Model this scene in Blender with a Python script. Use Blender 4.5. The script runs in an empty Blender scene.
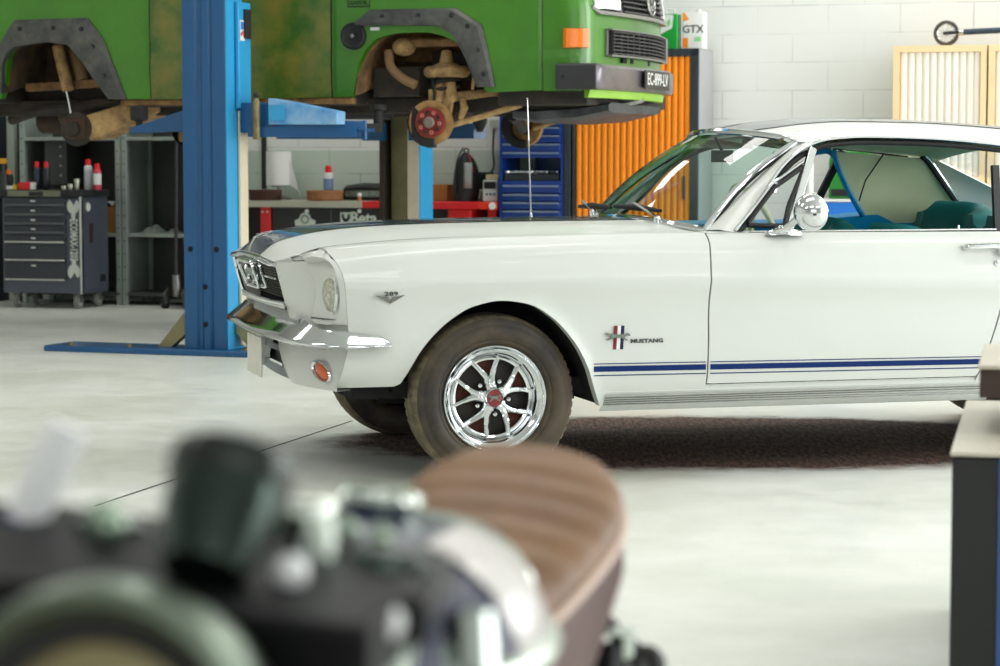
import bpy, bmesh, math, random
from math import sin, cos, pi, radians, sqrt, atan2
from mathutils import Vector, Matrix
random.seed(7)
SC = bpy.context.scene
COL = SC.collection

# ---------------------------------------------------------------- materials
def lin(c):
    out = []
    for x in c:
        x = x / 255.0
        out.append(x / 12.92 if x <= 0.04045 else ((x + 0.055) / 1.055) ** 2.4)
    return tuple(out)

def mat(name, rgb, rough=.5, metal=0., var=0., vscale=4., bump=0., bscale=60., coat=0., rgb2=None, spec=.5, stretch=None):
    m = bpy.data.materials.new(name); m.use_nodes = True
    nt = m.node_tree; b = nt.nodes['Principled BSDF']
    c = lin(rgb)
    b.inputs['Roughness'].default_value = rough
    b.inputs['Metallic'].default_value = metal
    b.inputs['Coat Weight'].default_value = coat
    b.inputs['Specular IOR Level'].default_value = spec
    b.inputs['Base Color'].default_value = (*c, 1)
    tc = None
    if var or bump:
        tc = nt.nodes.new('ShaderNodeTexCoord'); src = tc.outputs['Object']
        if stretch:
            mp = nt.nodes.new('ShaderNodeMapping'); mp.inputs['Scale'].default_value = stretch
            nt.links.new(src, mp.inputs[0]); src = mp.outputs[0]
    if var:
        n = nt.nodes.new('ShaderNodeTexNoise'); n.inputs['Scale'].default_value = vscale
        n.inputs['Detail'].default_value = 6; n.inputs['Roughness'].default_value = .65
        r = nt.nodes.new('ShaderNodeValToRGB')
        r.color_ramp.elements[0].position = .35; r.color_ramp.elements[1].position = .68
        c2 = lin(rgb2) if rgb2 else tuple(x * (1 - var) for x in c)
        r.color_ramp.elements[0].color = (*c, 1); r.color_ramp.elements[1].color = (*c2, 1)
        nt.links.new(src, n.inputs['Vector']); nt.links.new(n.outputs['Fac'], r.inputs[0])
        nt.links.new(r.outputs[0], b.inputs['Base Color'])
    if bump:
        n = nt.nodes.new('ShaderNodeTexNoise'); n.inputs['Scale'].default_value = bscale
        n.inputs['Detail'].default_value = 3
        bp_ = nt.nodes.new('ShaderNodeBump'); bp_.inputs['Strength'].default_value = bump
        bp_.inputs['Distance'].default_value = .01
        nt.links.new(src, n.inputs['Vector']); nt.links.new(n.outputs['Fac'], bp_.inputs['Height'])
        nt.links.new(bp_.outputs[0], b.inputs['Normal'])
    return m

def glass(name, rgb, refl=.9):
    m = bpy.data.materials.new(name); m.use_nodes = True
    nt = m.node_tree; nt.nodes.remove(nt.nodes['Principled BSDF'])
    out = nt.nodes['Material Output']
    t = nt.nodes.new('ShaderNodeBsdfTransparent'); t.inputs[0].default_value = (*lin(rgb), 1)
    g = nt.nodes.new('ShaderNodeBsdfGlossy'); g.inputs['Roughness'].default_value = .02
    g.inputs[0].default_value = (refl, refl, refl, 1)
    lw = nt.nodes.new('ShaderNodeLayerWeight'); pw = nt.nodes.new('ShaderNodeMath'); pw.operation = 'POWER'; pw.inputs[1].default_value = 4.5
    nt.links.new(lw.outputs['Facing'], pw.inputs[0]); f = nt.nodes.new('ShaderNodeMath'); f.operation = 'MULTIPLY_ADD'
    f.inputs[1].default_value = .9; f.inputs[2].default_value = .04; nt.links.new(pw.outputs[0], f.inputs[0])
    mx = nt.nodes.new('ShaderNodeMixShader')
    nt.links.new(f.outputs[0], mx.inputs[0]); nt.links.new(t.outputs[0], mx.inputs[1]); nt.links.new(g.outputs[0], mx.inputs[2])
    nt.links.new(mx.outputs[0], out.inputs[0])
    return m

def emis(name, rgb, s):
    m = bpy.data.materials.new(name); m.use_nodes = True
    b = m.node_tree.nodes['Principled BSDF']
    b.inputs['Emission Color'].default_value = (*lin(rgb), 1); b.inputs['Emission Strength'].default_value = s
    return m

CHROME = mat('chrome', (225, 228, 230), .08, 1)
DCHROME = mat('dull_chrome', (190, 192, 190), .22, 1)
STEEL = mat('steel', (150, 150, 148), .4, .9, var=.3, vscale=8)
BLACK = mat('black_paint', (24, 25, 27), .45, var=.3, vscale=6)
RUBBER = mat('black_rubber', (28, 28, 28), .7, bump=.1)
DARK = mat('dark_void', (14, 14, 14), .9, var=.3)
WHITEP = mat('white_plastic', (232, 232, 228), .5, var=.05)
REDP = mat('red_paint', (214, 24, 26), .4, var=.1)
GREYMETAL = mat('grey_metal', (105, 110, 112), .5, .3, var=.35, vscale=5)

# ---------------------------------------------------------------- mesh builder
class MB:
    def __init__(s, M=None):
        s.v = []; s.f = []; s.M = M
    def add(s, vs, fs):
        b = len(s.v)
        if s.M is not None: vs = [s.M @ Vector(p) for p in vs]
        s.v += [tuple(p) for p in vs]
        s.f += [tuple(b + i for i in f) for f in fs]
        return s
    def box(s, x0, x1, y0, y1, z0, z1):
        vs = [(x, y, z) for z in (z0, z1) for y in (y0, y1) for x in (x0, x1)]
        return s.add(vs, [(0, 2, 3, 1), (4, 5, 7, 6), (0, 1, 5, 4), (2, 6, 7, 3), (0, 4, 6, 2), (1, 3, 7, 5)])
    def bar(s, p0, p1, w, h, up=(0, 0, 1)):
        p0 = Vector(p0); p1 = Vector(p1); d = (p1 - p0).normalized()
        a = d.cross(Vector(up)).normalized() * (w / 2); b = a.cross(d).normalized() * (h / 2)
        vs = [p + a * i + b * j for p in (p0, p1) for j in (-1, 1) for i in (-1, 1)]
        return s.add(vs, [(0, 2, 3, 1), (4, 5, 7, 6), (0, 1, 5, 4), (2, 6, 7, 3), (0, 4, 6, 2), (1, 3, 7, 5)])
    def prism(s, poly, axis, a0, a1):
        n = len(poly)
        def P(q, a):
            return (a, q[0], q[1]) if axis == 'x' else (q[0], a, q[1]) if axis == 'y' else (q[0], q[1], a)
        vs = [P(q, a0) for q in poly] + [P(q, a1) for q in poly]
        fs = [tuple(range(n))[::-1], tuple(range(n, 2 * n))] + [(i, (i + 1) % n, n + (i + 1) % n, n + i) for i in range(n)]
        return s.add(vs, fs)
    def loft(s, rings, closed=True, cap=True, wrap=False):
        n = len(rings[0]); vs = [p for r in rings for p in r]; fs = []
        m = len(rings)
        for i in range(m if wrap else m - 1):
            for j in range(n if closed else n - 1):
                k = (j + 1) % n; i2 = (i + 1) % m
                fs.append((i * n + j, i * n + k, i2 * n + k, i2 * n + j))
        if cap and not wrap:
            fs.append(tuple(range(n))[::-1]); fs.append(tuple(range((m - 1) * n, m * n)))
        return s.add(vs, fs)
    def grid(s, rows): return s.loft(rows, closed=False, cap=False)
    def cyl(s, p0, p1, r0, r1=None, n=20, cap=True):
        return s.tube([p0, p1], [r0, r0 if r1 is None else r1], n, cap=cap)
    def tube(s, pts, r, n=10, closed=False, cap=True, flat=1.):
        pts = [Vector(p) for p in pts]; m = len(pts); rs = r if isinstance(r, (list, tuple)) else [r] * m
        rings = []; a = None
        for i, p in enumerate(pts):
            if closed: t = pts[(i + 1) % m] - pts[i - 1]
            else: t = pts[min(i + 1, m - 1)] - pts[max(i - 1, 0)]
            t.normalize()
            if a is None:
                a = t.cross(Vector((0, 0, 1)))
                if a.length < .05: a = t.cross(Vector((1, 0, 0)))
                a.normalize()
            else:
                a = a - t * a.dot(t)
                if a.length < 1e-6: a = t.orthogonal()
                a.normalize()
            b = t.cross(a)
            rings.append([p + (a * cos(2 * pi * k / n) + b * flat * sin(2 * pi * k / n)) * rs[i] for k in range(n)])
        return s.loft(rings, cap=cap and not closed, wrap=closed)
    def lathe(s, prof, p0, ax, n=32, cap=True, fn=None, wrap=False):
        p0 = Vector(p0); ax = Vector(ax).normalized(); a = ax.orthogonal().normalized(); b = ax.cross(a)
        rings = []
        for j, (r, h) in enumerate(prof):
            ring = []
            for k in range(n):
                rr = r if fn is None else fn(j, k, r)
                ring.append(p0 + ax * h + (a * cos(2 * pi * k / n) + b * sin(2 * pi * k / n)) * rr)
            rings.append(ring)
        return s.loft(rings, cap=cap, wrap=wrap)
    def torus(s, c, ax, R, r, n=32, m=10):
        c = Vector(c); ax = Vector(ax).normalized(); a = ax.orthogonal().normalized(); b = ax.cross(a)
        return s.tube([c + (a * cos(2 * pi * k / n) + b * sin(2 * pi * k / n)) * R for k in range(n)], r, m, closed=True)
    def ball(s, c, r, n=16):
        r = r if isinstance(r, (list, tuple)) else (r, r, r); c = Vector(c); rings = []
        m = n // 2
        for i in range(m + 1):
            a = -pi / 2 + pi * (i if 0 < i < m else (i + (.02 if i == 0 else -.02))) / m
            rings.append([c + Vector((r[0] * cos(a) * cos(2 * pi * k / n), r[1] * cos(a) * sin(2 * pi * k / n), r[2] * sin(a))) for k in range(n)])
        return s.loft(rings)
    def rbox(s, x0, x1, y0, y1, z0, z1, r=.02, n=4):   # box with rounded vertical edges
        poly = []
        for cx, cy, a0 in ((x1 - r, y1 - r, 0), (x0 + r, y1 - r, 90), (x0 + r, y0 + r, 180), (x1 - r, y0 + r, 270)):
            for i in range(n + 1):
                a = radians(a0 + 90 * i / n); poly.append((cx + r * cos(a), cy + r * sin(a)))
        return s.prism(poly, 'z', z0, z1)
    def build(s, name, m, parent=None, bevel=0., sharp=35, solid=0., recalc=True, seg=2, loc=None):
        me = bpy.data.meshes.new(name); me.from_pydata(s.v, [], s.f)
        if recalc:
            bm = bmesh.new(); bm.from_mesh(me)
            bmesh.ops.recalc_face_normals(bm, faces=bm.faces); bm.to_mesh(me); bm.free()
        me.polygons.foreach_set('use_smooth', [True] * len(me.polygons))
        me.set_sharp_from_angle(angle=radians(sharp))
        me.materials.append(m); me.update()
        o = bpy.data.objects.new(name, me); COL.objects.link(o)
        if parent is not None: o.parent = parent
        if loc is not None: o.location = loc
        if solid:
            md = o.modifiers.new('s', 'SOLIDIFY'); md.thickness = solid; md.offset = -1
        if bevel:
            md = o.modifiers.new('b', 'BEVEL'); md.width = bevel; md.segments = seg; md.limit_method = 'ANGLE'; md.angle_limit = radians(40)
        return o

def tag(o, label, cat, group=None):
    o['label'] = label; o['category'] = cat
    if group: o['group'] = group
    return o
def struct(o): o['kind'] = 'structure'; return o
def thing(name, label, cat, loc=(0, 0, 0), rz=0., group=None):
    o = bpy.data.objects.new(name, None); COL.objects.link(o)
    o.empty_display_size = .1
    o.location = loc; o.rotation_euler = (0, 0, rz)
    return tag(o, label, cat, group)
def dup(root, loc, rz=None, label=None, group=None):
    r = root.copy(); COL.objects.link(r); r.location = loc
    if rz is not None: r.rotation_euler = (0, 0, rz)
    if label: r['label'] = label
    if group: r['group'] = group
    for ch in list(root.children):
        c = ch.copy(); COL.objects.link(c); c.parent = r
        for g in list(ch.children):
            d = g.copy(); COL.objects.link(d); d.parent = c
    return r
def text(name, body, size, m, parent, M, xs=1., depth=.0006, bold=0.):
    cu = bpy.data.curves.new(name, 'FONT'); cu.body = body; cu.size = size; cu.align_x = 'CENTER'; cu.align_y = 'CENTER'
    cu.extrude = depth; cu.offset = bold; cu.resolution_u = 2
    t = bpy.data.objects.new(name, cu); COL.objects.link(t)
    bpy.context.view_layer.update()
    me = bpy.data.meshes.new_from_object(t.evaluated_get(bpy.context.evaluated_depsgraph_get()))
    bpy.data.objects.remove(t); bpy.data.curves.remove(cu)
    me.transform(M @ Matrix.Diagonal((xs, 1, 1, 1)))
    me.materials.clear(); me.materials.append(m)
    o = bpy.data.objects.new(name, me); COL.objects.link(o)
    o.parent = parent
    return o
def frame(o, x, y):        # matrix with text plane axes x,y (world dirs) at origin o
    x = Vector(x).normalized(); y = Vector(y).normalized(); z = x.cross(y)
    M = Matrix.Identity(4)
    for i in range(3): M[i][0] = x[i]; M[i][1] = y[i]; M[i][2] = z[i]; M[i][3] = o[i]
    return M

def TB(pts):               # smooth monotone interpolation table
    xs = [p[0] for p in pts]; ys = [p[1] for p in pts]; n = len(xs)
    if n == 1: return lambda x: ys[0]
    h = [xs[i + 1] - xs[i] for i in range(n - 1)]; d = [(ys[i + 1] - ys[i]) / h[i] for i in range(n - 1)]
    m = [d[0]] + [0 if d[i - 1] * d[i] <= 0 else 2 * d[i - 1] * d[i] / (d[i - 1] + d[i]) for i in range(1, n - 1)] + [d[-1]]
    def f(x):
        if x <= xs[0]: return ys[0] + (x - xs[0]) * m[0] * .0 if x < xs[0] - 1 else ys[0] + (x - xs[0]) * m[0]
        if x >= xs[-1]: return ys[-1]
        i = 0
        while x > xs[i + 1]: i += 1
        t = (x - xs[i]) / h[i]; t2 = t * t; t3 = t2 * t
        return (2 * t3 - 3 * t2 + 1) * ys[i] + (t3 - 2 * t2 + t) * h[i] * m[i] + (-2 * t3 + 3 * t2) * ys[i + 1] + (t3 - t2) * h[i] * m[i + 1]
    return f
def crv(pts, n=8):         # Catmull-Rom through 3-D points
    P = [Vector(p) for p in pts]; out = []
    for i in range(len(P) - 1):
        a = P[i - 1] if i else P[0] * 2 - P[1]; b = P[i]; c = P[i + 1]; d = P[i + 2] if i + 2 < len(P) else P[-1] * 2 - P[-2]
        for k in range(n):
            t = k / n
            out.append(.5 * ((2 * b) + (c - a) * t + (2 * a - 5 * b + 4 * c - d) * t * t + (3 * b - a - 3 * c + d) * t ** 3))
    out.append(P[-1]); return out

# ---------------------------------------------------------------- camera
FPX = 2361.; CAMH = 1.17; YH = 155.
PITCH = math.atan((333 - YH) / FPX)
cam = bpy.data.cameras.new('camera'); camo = bpy.data.objects.new('camera', cam); COL.objects.link(camo)
camo.location = (0, 0, CAMH); camo.rotation_euler = (pi / 2 - PITCH, 0, 0)
cam.sensor_width = 36; cam.lens = FPX * 36 / 1000.; cam.clip_end = 200; cam.clip_start = .05
cam.dof.use_dof = True; cam.dof.focus_distance = 9.5; cam.dof.aperture_fstop = cam.lens / 1000 / .0185
SC.camera = camo
CP = Vector((0, 0, CAMH))
def ray(px, py):
    x = (px - 500) / FPX; y = -(py - 333) / FPX; c = cos(PITCH); s = sin(PITCH)
    return Vector((x, c + y * s, -s + y * c))
def on_plane(px, py, P, n):
    r = ray(px, py); return CP + r * ((P - CP).dot(n) / r.dot(n))
def at_z(px, py, z):
    r = ray(px, py); return CP + r * ((z - CAMH) / r.z)
def at_depth(px, py, Y):
    r = ray(px, py); return CP + r * (Y / r.y)

# ---------------------------------------------------------------- workshop frame (walls, furniture along the far wall)
BA = radians(18.)
BX = Vector((cos(BA), -sin(BA), 0)); BY = Vector((sin(BA), cos(BA), 0)); B0 = Vector((.97, 17.1, 0))
def bp(px, py, y=0.):       # point of the photograph on a plane parallel to the far wall -> (x, z) along it
    q = on_plane(px, py, B0 + BY * y, BY); return (q - B0).dot(BX), q.z
def W(x, y, z=0.): return B0 + BX * x + BY * y + Vector((0, 0, z))

# ---------------------------------------------------------------- setting
def floor_mat():
    m = bpy.data.materials.new('painted_concrete'); m.use_nodes = True; nt = m.node_tree; b = nt.nodes['Principled BSDF']
    tc = nt.nodes.new('ShaderNodeTexCoord')
    def noise(sc, det=6, ro=.6, vec=None):
        n = nt.nodes.new('ShaderNodeTexNoise'); n.inputs['Scale'].default_value = sc; n.inputs['Detail'].default_value = det; n.inputs['Roughness'].default_value = ro
        nt.links.new(vec or tc.outputs['Object'], n.inputs['Vector']); return n.outputs['Fac']
    def ramp(f, a, b_, ca, cb):
        r = nt.nodes.new('ShaderNodeValToRGB'); r.color_ramp.elements[0].position = a; r.color_ramp.elements[1].position = b_
        r.color_ramp.elements[0].color = ca; r.color_ramp.elements[1].color = cb; nt.links.new(f, r.inputs[0]); return r.outputs[0]
    def mix(f, a, b_):
        x = nt.nodes.new('ShaderNodeMix'); x.data_type = 'RGBA'
        if isinstance(f, float): x.inputs[0].default_value = f
        else: nt.links.new(f, x.inputs[0])
        for k, s in ((6, a), (7, b_)):
            if isinstance(s, tuple): x.inputs[k].default_value = s
            else: nt.links.new(s, x.inputs[k])
        return x.outputs[2]
    base = ramp(noise(.9, 7, .62), .38, .62, (*lin((232, 234, 228)), 1), (*lin((212, 216, 205)), 1))
    mp = nt.nodes.new('ShaderNodeMapping'); mp.inputs['Scale'].default_value = (1.2, .8, 1); nt.links.new(tc.outputs['Object'], mp.inputs[0])
    streak = ramp(noise(1.6, 5, .6, mp.outputs[0]), .58, .75, (0, 0, 0, 1), (.22, .22, .22, 1))
    base = mix(streak, base, (*lin((168, 160, 136)), 1))
    spots = ramp(noise(60, 3, .5), .72, .78, (0, 0, 0, 1), (.5, .5, .5, 1))
    base = mix(spots, base, (*lin((120, 112, 96)), 1))
    # the coupe's shadow painted into the floor colour as a gritty rust-brown patch
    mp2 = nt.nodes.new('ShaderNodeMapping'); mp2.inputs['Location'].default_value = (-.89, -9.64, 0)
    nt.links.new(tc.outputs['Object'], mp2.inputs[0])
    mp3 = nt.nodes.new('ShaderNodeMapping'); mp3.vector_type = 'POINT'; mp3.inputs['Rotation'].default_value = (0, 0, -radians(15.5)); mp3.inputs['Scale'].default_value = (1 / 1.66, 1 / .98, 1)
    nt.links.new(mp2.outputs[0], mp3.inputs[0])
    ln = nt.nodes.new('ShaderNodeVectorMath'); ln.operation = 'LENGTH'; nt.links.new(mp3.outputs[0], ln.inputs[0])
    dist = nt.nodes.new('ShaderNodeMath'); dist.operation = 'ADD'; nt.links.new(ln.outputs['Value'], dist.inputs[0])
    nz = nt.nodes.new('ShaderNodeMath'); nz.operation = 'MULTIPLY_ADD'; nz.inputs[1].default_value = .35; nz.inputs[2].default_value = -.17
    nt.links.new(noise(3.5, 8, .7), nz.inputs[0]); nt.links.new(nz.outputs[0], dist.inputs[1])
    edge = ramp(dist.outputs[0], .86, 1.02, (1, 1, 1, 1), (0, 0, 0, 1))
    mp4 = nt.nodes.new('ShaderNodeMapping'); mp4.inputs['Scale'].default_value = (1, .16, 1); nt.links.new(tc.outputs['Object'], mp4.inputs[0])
    shade_grit = ramp(noise(64, 5, .8, mp4.outputs[0]), .42, .58, (*lin((124, 92, 76)), 1), (*lin((34, 27, 24)), 1))
    base = mix(edge, base, shade_grit)
    nt.links.new(base, b.inputs['Base Color'])
    b.inputs['Roughness'].default_value = .38
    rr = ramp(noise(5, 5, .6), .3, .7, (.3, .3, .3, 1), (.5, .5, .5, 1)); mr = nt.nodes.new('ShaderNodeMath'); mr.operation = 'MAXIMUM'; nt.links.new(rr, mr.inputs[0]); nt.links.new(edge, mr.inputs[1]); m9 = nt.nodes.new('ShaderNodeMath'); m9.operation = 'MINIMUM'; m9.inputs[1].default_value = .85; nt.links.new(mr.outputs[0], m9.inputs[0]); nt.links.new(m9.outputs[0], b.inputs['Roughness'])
    bu = nt.nodes.new('ShaderNodeBump'); bu.inputs['Strength'].default_value = .06; bu.inputs['Distance'].default_value = .01
    nt.links.new(noise(90, 4, .6), bu.inputs['Height']); nt.links.new(bu.outputs[0], b.inputs['Normal'])
    return m

def wall_mat():
    m = bpy.data.materials.new('painted_blocks'); m.use_nodes = True; nt = m.node_tree; b = nt.nodes['Principled BSDF']
    tc = nt.nodes.new('ShaderNodeTexCoord')
    sp = nt.nodes.new('ShaderNodeSeparateXYZ'); nt.links.new(tc.outputs['Object'], sp.inputs[0])
    cb = nt.nodes.new('ShaderNodeCombineXYZ'); nt.links.new(sp.outputs[0], cb.inputs[0]); nt.links.new(sp.outputs[2], cb.inputs[1])
    br = nt.nodes.new('ShaderNodeTexBrick'); br.inputs['Scale'].default_value = 1.; br.inputs['Brick Width'].default_value = .52; br.inputs['Row Height'].default_value = .205
    br.inputs['Mortar Size'].default_value = .004; br.inputs['Mortar Smooth'].default_value = .3; br.inputs['Bias'].default_value = 0
    nt.links.new(cb.outputs[0], br.inputs['Vector'])
    n = nt.nodes.new('ShaderNodeTexNoise'); n.inputs['Scale'].default_value = 2.3; n.inputs['Detail'].default_value = 4
    nt.links.new(tc.outputs['Object'], n.inputs['Vector'])
    r = nt.nodes.new('ShaderNodeValToRGB'); r.color_ramp.elements[0].position = .45; r.color_ramp.elements[1].position = .7
    r.color_ramp.elements[0].color = (.05, .05, .05, 1); r.color_ramp.elements[1].color = (.6, .6, .6, 1)
    nt.links.new(n.outputs['Fac'], r.inputs[0])
    mu = nt.nodes.new('ShaderNodeMath'); mu.operation = 'MULTIPLY'; nt.links.new(br.outputs['Fac'], mu.inputs[0]); nt.links.new(r.outputs[0], mu.inputs[1])
    # lower part of the wall was painted pale green, with the edge of the paint at bench height
    s1 = nt.nodes.new('ShaderNodeMath'); s1.operation = 'GREATER_THAN'; s1.inputs[1].default_value = 1.205; nt.links.new(sp.outputs[2], s1.inputs[0])
    s2 = nt.nodes.new('ShaderNodeMath'); s2.operation = 'GREATER_THAN'; s2.inputs[1].default_value = -.2; nt.links.new(sp.outputs[0], s2.inputs[0])
    st = nt.nodes.new('ShaderNodeMath'); st.operation = 'MAXIMUM'; nt.links.new(s1.outputs[0], st.inputs[0]); nt.links.new(s2.outputs[0], st.inputs[1])
    mx0 = nt.nodes.new('ShaderNodeMix'); mx0.data_type = 'RGBA'; nt.links.new(st.outputs[0], mx0.inputs[0])
    mx0.inputs[6].default_value = (*lin((200, 212, 200)), 1); mx0.inputs[7].default_value = (*lin((232, 233, 230)), 1)
    mx = nt.nodes.new('ShaderNodeMix'); mx.data_type = 'RGBA'; nt.links.new(mu.outputs[0], mx.inputs[0]); nt.links.new(mx0.outputs[2], mx.inputs[6])
    mx.inputs[7].default_value = (*lin((70, 74, 72)), 1)
    nt.links.new(mx.outputs[2], b.inputs['Base Color']); b.inputs['Roughness'].default_value = .6
    bu = nt.nodes.new('ShaderNodeBump'); bu.inputs['Strength'].default_value = .15; bu.inputs['Distance'].default_value = .01; bu.invert = True
    nt.links.new(br.outputs['Fac'], bu.inputs['Height']); nt.links.new(bu.outputs[0], b.inputs['Normal'])
    return m

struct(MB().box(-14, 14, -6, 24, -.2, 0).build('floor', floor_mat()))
w = MB().box(-12, 12, 0, .2, 0, 5.0).build('wall_back', wall_mat()); struct(w)
w.location = W(0, .56); w.rotation_euler = (0, 0, -BA)
PLASTER = mat('plaster', (232, 232, 228), .7, var=.06, vscale=1.5)
struct(MB().box(-9.2, -9.0, -6, 24, 0, 5.0).build('wall_left', PLASTER))
struct(MB().box(9.0, 9.2, -6, 24, 0, 5.0).build('wall_right', PLASTER))
struct(MB().box(-9.2, 9.2, -6.2, -6, 0, 5.0).build('wall_front', PLASTER))
struct(MB().box(-14, 14, -6, 24, 5.0, 5.15).build('ceiling', mat('ceiling_panels', (205, 206, 204), .8, var=.1, vscale=.6)))
# floor joint: dark saw-cut lines in the slab
def joint(pa, pb):
    a = at_z(*pa, 0); b = at_z(*pb, 0); d = (b - a).normalized(); n_ = Vector((-d.y, d.x, 0)) * .006
    return MB().add([a - n_ + Vector((0, 0, .001)), a + n_ + Vector((0, 0, .001)), b + n_ + Vector((0, 0, .001)), b - n_ + Vector((0, 0, .001))], [(0, 1, 2, 3)])
struct(joint((95, 506), (352, 421)).build('trim_1', mat('joint_fill', (70, 66, 56), .9, var=.4, vscale=20)))

# ---------------------------------------------------------------- light
wd = bpy.data.worlds.new('world'); SC.world = wd; wd.use_nodes = True
wd.node_tree.nodes['Background'].inputs[0].default_value = (.9, .95, 1, 1); wd.node_tree.nodes['Background'].inputs[1].default_value = .4
def area(name, loc, rot, sx, sy, power, colr=(1, 1, 1)):
    l = bpy.data.lights.new(name, 'AREA'); l.shape = 'RECTANGLE'; l.size = sx; l.size_y = sy; l.energy = power; l.color = colr
    o = bpy.data.objects.new(name, l); COL.objects.link(o); o.location = loc; o.rotation_euler = rot; return o
for i, (x, y) in enumerate(((-4.5, 3.0), (0, 3.0), (4.5, 3.0), (-4.5, 8.), (0.3, 8.6), (4.5, 8.), (-4.5, 13.), (0.5, 13.3), (5., 12.6), (2.5, 15.6), (-2.4, 16.6))):
    area('ceiling_light', (x, y, 4.9), (0, 0, 0), 2.4, .9, 50, (1, .985, .95))
area('daylight_fill_right', (8.8, 6, 2.3), (0, radians(90), 0), 4.2, 9, 520, (.95, .98, 1))     # area light added for daylight from the right, no opening behind it
area('daylight_fill_side', (8.8, 14.2, 2.7), (0, radians(90), 0), 3.2, 5, 420, (.97, .99, 1))   # area light added on the right, level with the van, no windows there
area('front_fill', (1.5, -5.8, 3.0), (radians(90), 0, 0), 8, 3.4, 150, (.95, .98, 1))  # unseen fill light added behind the camera, no window there
def opening(name, y0, y1, z0, z1):      # unseen frames added on the solid right wall around its area lights
    mb = MB()
    for a, b, d, e in ((y0 - .1, y1 + .1, z1, z1 + .1), (y0 - .1, y0, z0, z1), (y1, y1 + .1, z0, z1)): mb.box(8.9, 8.999, a, b, d, e)
    for k in range(1, 4): mb.box(8.93, 8.97, y0 + (y1 - y0) * k / 4 - .02, y0 + (y1 - y0) * k / 4 + .02, z0, z1)
    struct(mb.build(name, mat(name + '_frame', (150, 152, 152), .5, .2)))
opening('added_door', 1.5, 10.5, .2, 4.4); opening('added_window', 11.7, 16.7, 1.1, 4.3)  # added frames only, the wall is solid here
SC.view_settings.view_transform = 'Standard'
SC.view_settings.look = 'None'
SC.view_settings.exposure = .03
SC.view_settings.gamma = 1.
try: SC.view_settings.use_curve_mapping = False
except Exception: pass
SC.cycles.use_denoising = True
SC.cycles.max_bounces = 8; SC.cycles.transparent_max_bounces = 16
SC.cycles.caustics_reflective = False; SC.cycles.caustics_refractive = False
# ================================================================ the white coupe
TH = radians(15.5)
CU = Vector((cos(TH), sin(TH), 0)); CV = Vector((sin(TH), -cos(TH), 0)); CO = Vector((-.23170, 9.18501, 0))
car = thing('classic_coupe', 'white two-door classic coupe with blue side stripes and styled chrome wheels', 'car', CO, TH)
def c(u, v, w): return (u, -v, w)      # u back from front axle, v towards the camera side, w up
CARW = mat('coupe_white', (212, 215, 210), .42, coat=.35, var=.015, vscale=2)
BLUE = mat('stripe_blue', (2, 40, 100), .45, spec=.2)
NAVY = mat('hood_stripe_navy', (30, 42, 66), .25, coat=.6)
TEAL = mat('teal_vinyl', (14, 120, 140), .4, var=.12)
TEALD = mat('dark_teal_vinyl', (28, 120, 122), .45, var=.1, bump=.1, bscale=200)
PANELB = mat('blue_trim_panel', (20, 150, 212), .3, var=.08)
HEADL = mat('pale_headliner', (232, 238, 198), .7, var=.1, vscale=3)
GLASS = glass('windscreen_glass', (204, 230, 220), .65)
CLEAR = glass('clear_glass', (240, 248, 246))
LENS = mat('lamp_lens', (212, 214, 200), .08, .3, var=.5, vscale=60, rgb2=(120, 116, 90))
AMBER = mat('amber_lens', (214, 92, 22), .2, coat=.6)

v_ = [TB(p) for p in (
    [(-.6, .735), (-.36, .79), (.4, .80), (2.3, .80), (3.1, .78), (3.75, .70)],
    [(-.6, .79), (-.36, .825), (.4, .838), (2.3, .838), (3.1, .82), (3.75, .74)],
    [(-.6, .805), (-.36, .845), (.4, .858), (2.3, .86), (3.1, .84), (3.75, .765)],
    [(-.6, .798), (-.36, .845), (.4, .852), (2.3, .858), (3.1, .845), (3.75, .765)],
    [(-.6, .808), (-.3, .855), (.4, .870), (2, .872), (2.7, .87), (3.1, .86), (3.75, .78)],
    [(-.6, .785), (-.3, .83), (.4, .848), (2.2, .848), (3.1, .83), (3.75, .75)],
    [(-.6, .745), (-.3, .795), (.4, .818), (2.2, .818), (3.1, .80), (3.75, .72)],
    [(-.6, .67), (-.3, .735), (.4, .768), (.95, .782), (2.2, .782), (3.1, .75), (3.75, .66)])]
w_ = [TB(p) for p in (
    [(-.6, .345), (-.36, .352), (.39, .262), (1.9, .272), (2.38, .272), (3.1, .33), (3.75, .42)],
    [(-.6, .39), (-.36, .395), (.39, .315), (1.9, .325), (2.38, .325), (3.1, .38), (3.75, .46)],
    [(-.6, .46), (3.0, .46), (3.75, .52)],
    [(-.6, .63), (3.75, .63)],
    [(-.6, .722), (0, .721), (.8, .716), (1.2, .709), (2, .692), (2.7, .69), (3.75, .70)],
    [(-.6, .770), (-.3, .785), (0, .795), (3.75, .78)],
    [(-.6, .808), (-.3, .836), (0, .852), (.8, .862), (2.2, .862), (3.1, .855), (3.75, .82)],
    [(-.6, .828), (-.3, .860), (0, .874), (.4, .881), (.8, .885), (2.2, .88), (3.1, .875), (3.75, .835)])]
FARCH = TB([(-.372, .30), (-.357, .345), (-.346, .372), (-.277, .495), (-.175, .592), (-.091, .637), (.005, .655), (.108, .641), (.194, .593), (.269, .514), (.324, .421), (.362, .315), (.394, .258)])
WB = 2.743
RARCH = TB([(WB - .40, .25), (WB - .35, .36), (WB - .28, .46), (WB - .17, .55), (WB, .585), (WB + .17, .55), (WB + .28, .46), (WB + .36, .35), (WB + .385, .30)])
def arch(u):
    if -.372 < u < .394: return FARCH(u)
    if WB - .40 < u < WB + .385: return RARCH(u)
    return -1
def hermite(a, b, m0, m1, t):
    t2 = t * t; t3 = t2 * t
    return (2 * t3 - 3 * t2 + 1) * a + (t3 - 2 * t2 + t) * m0 + (-2 * t3 + 3 * t2) * b + (t3 - t2) * m1
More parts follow.
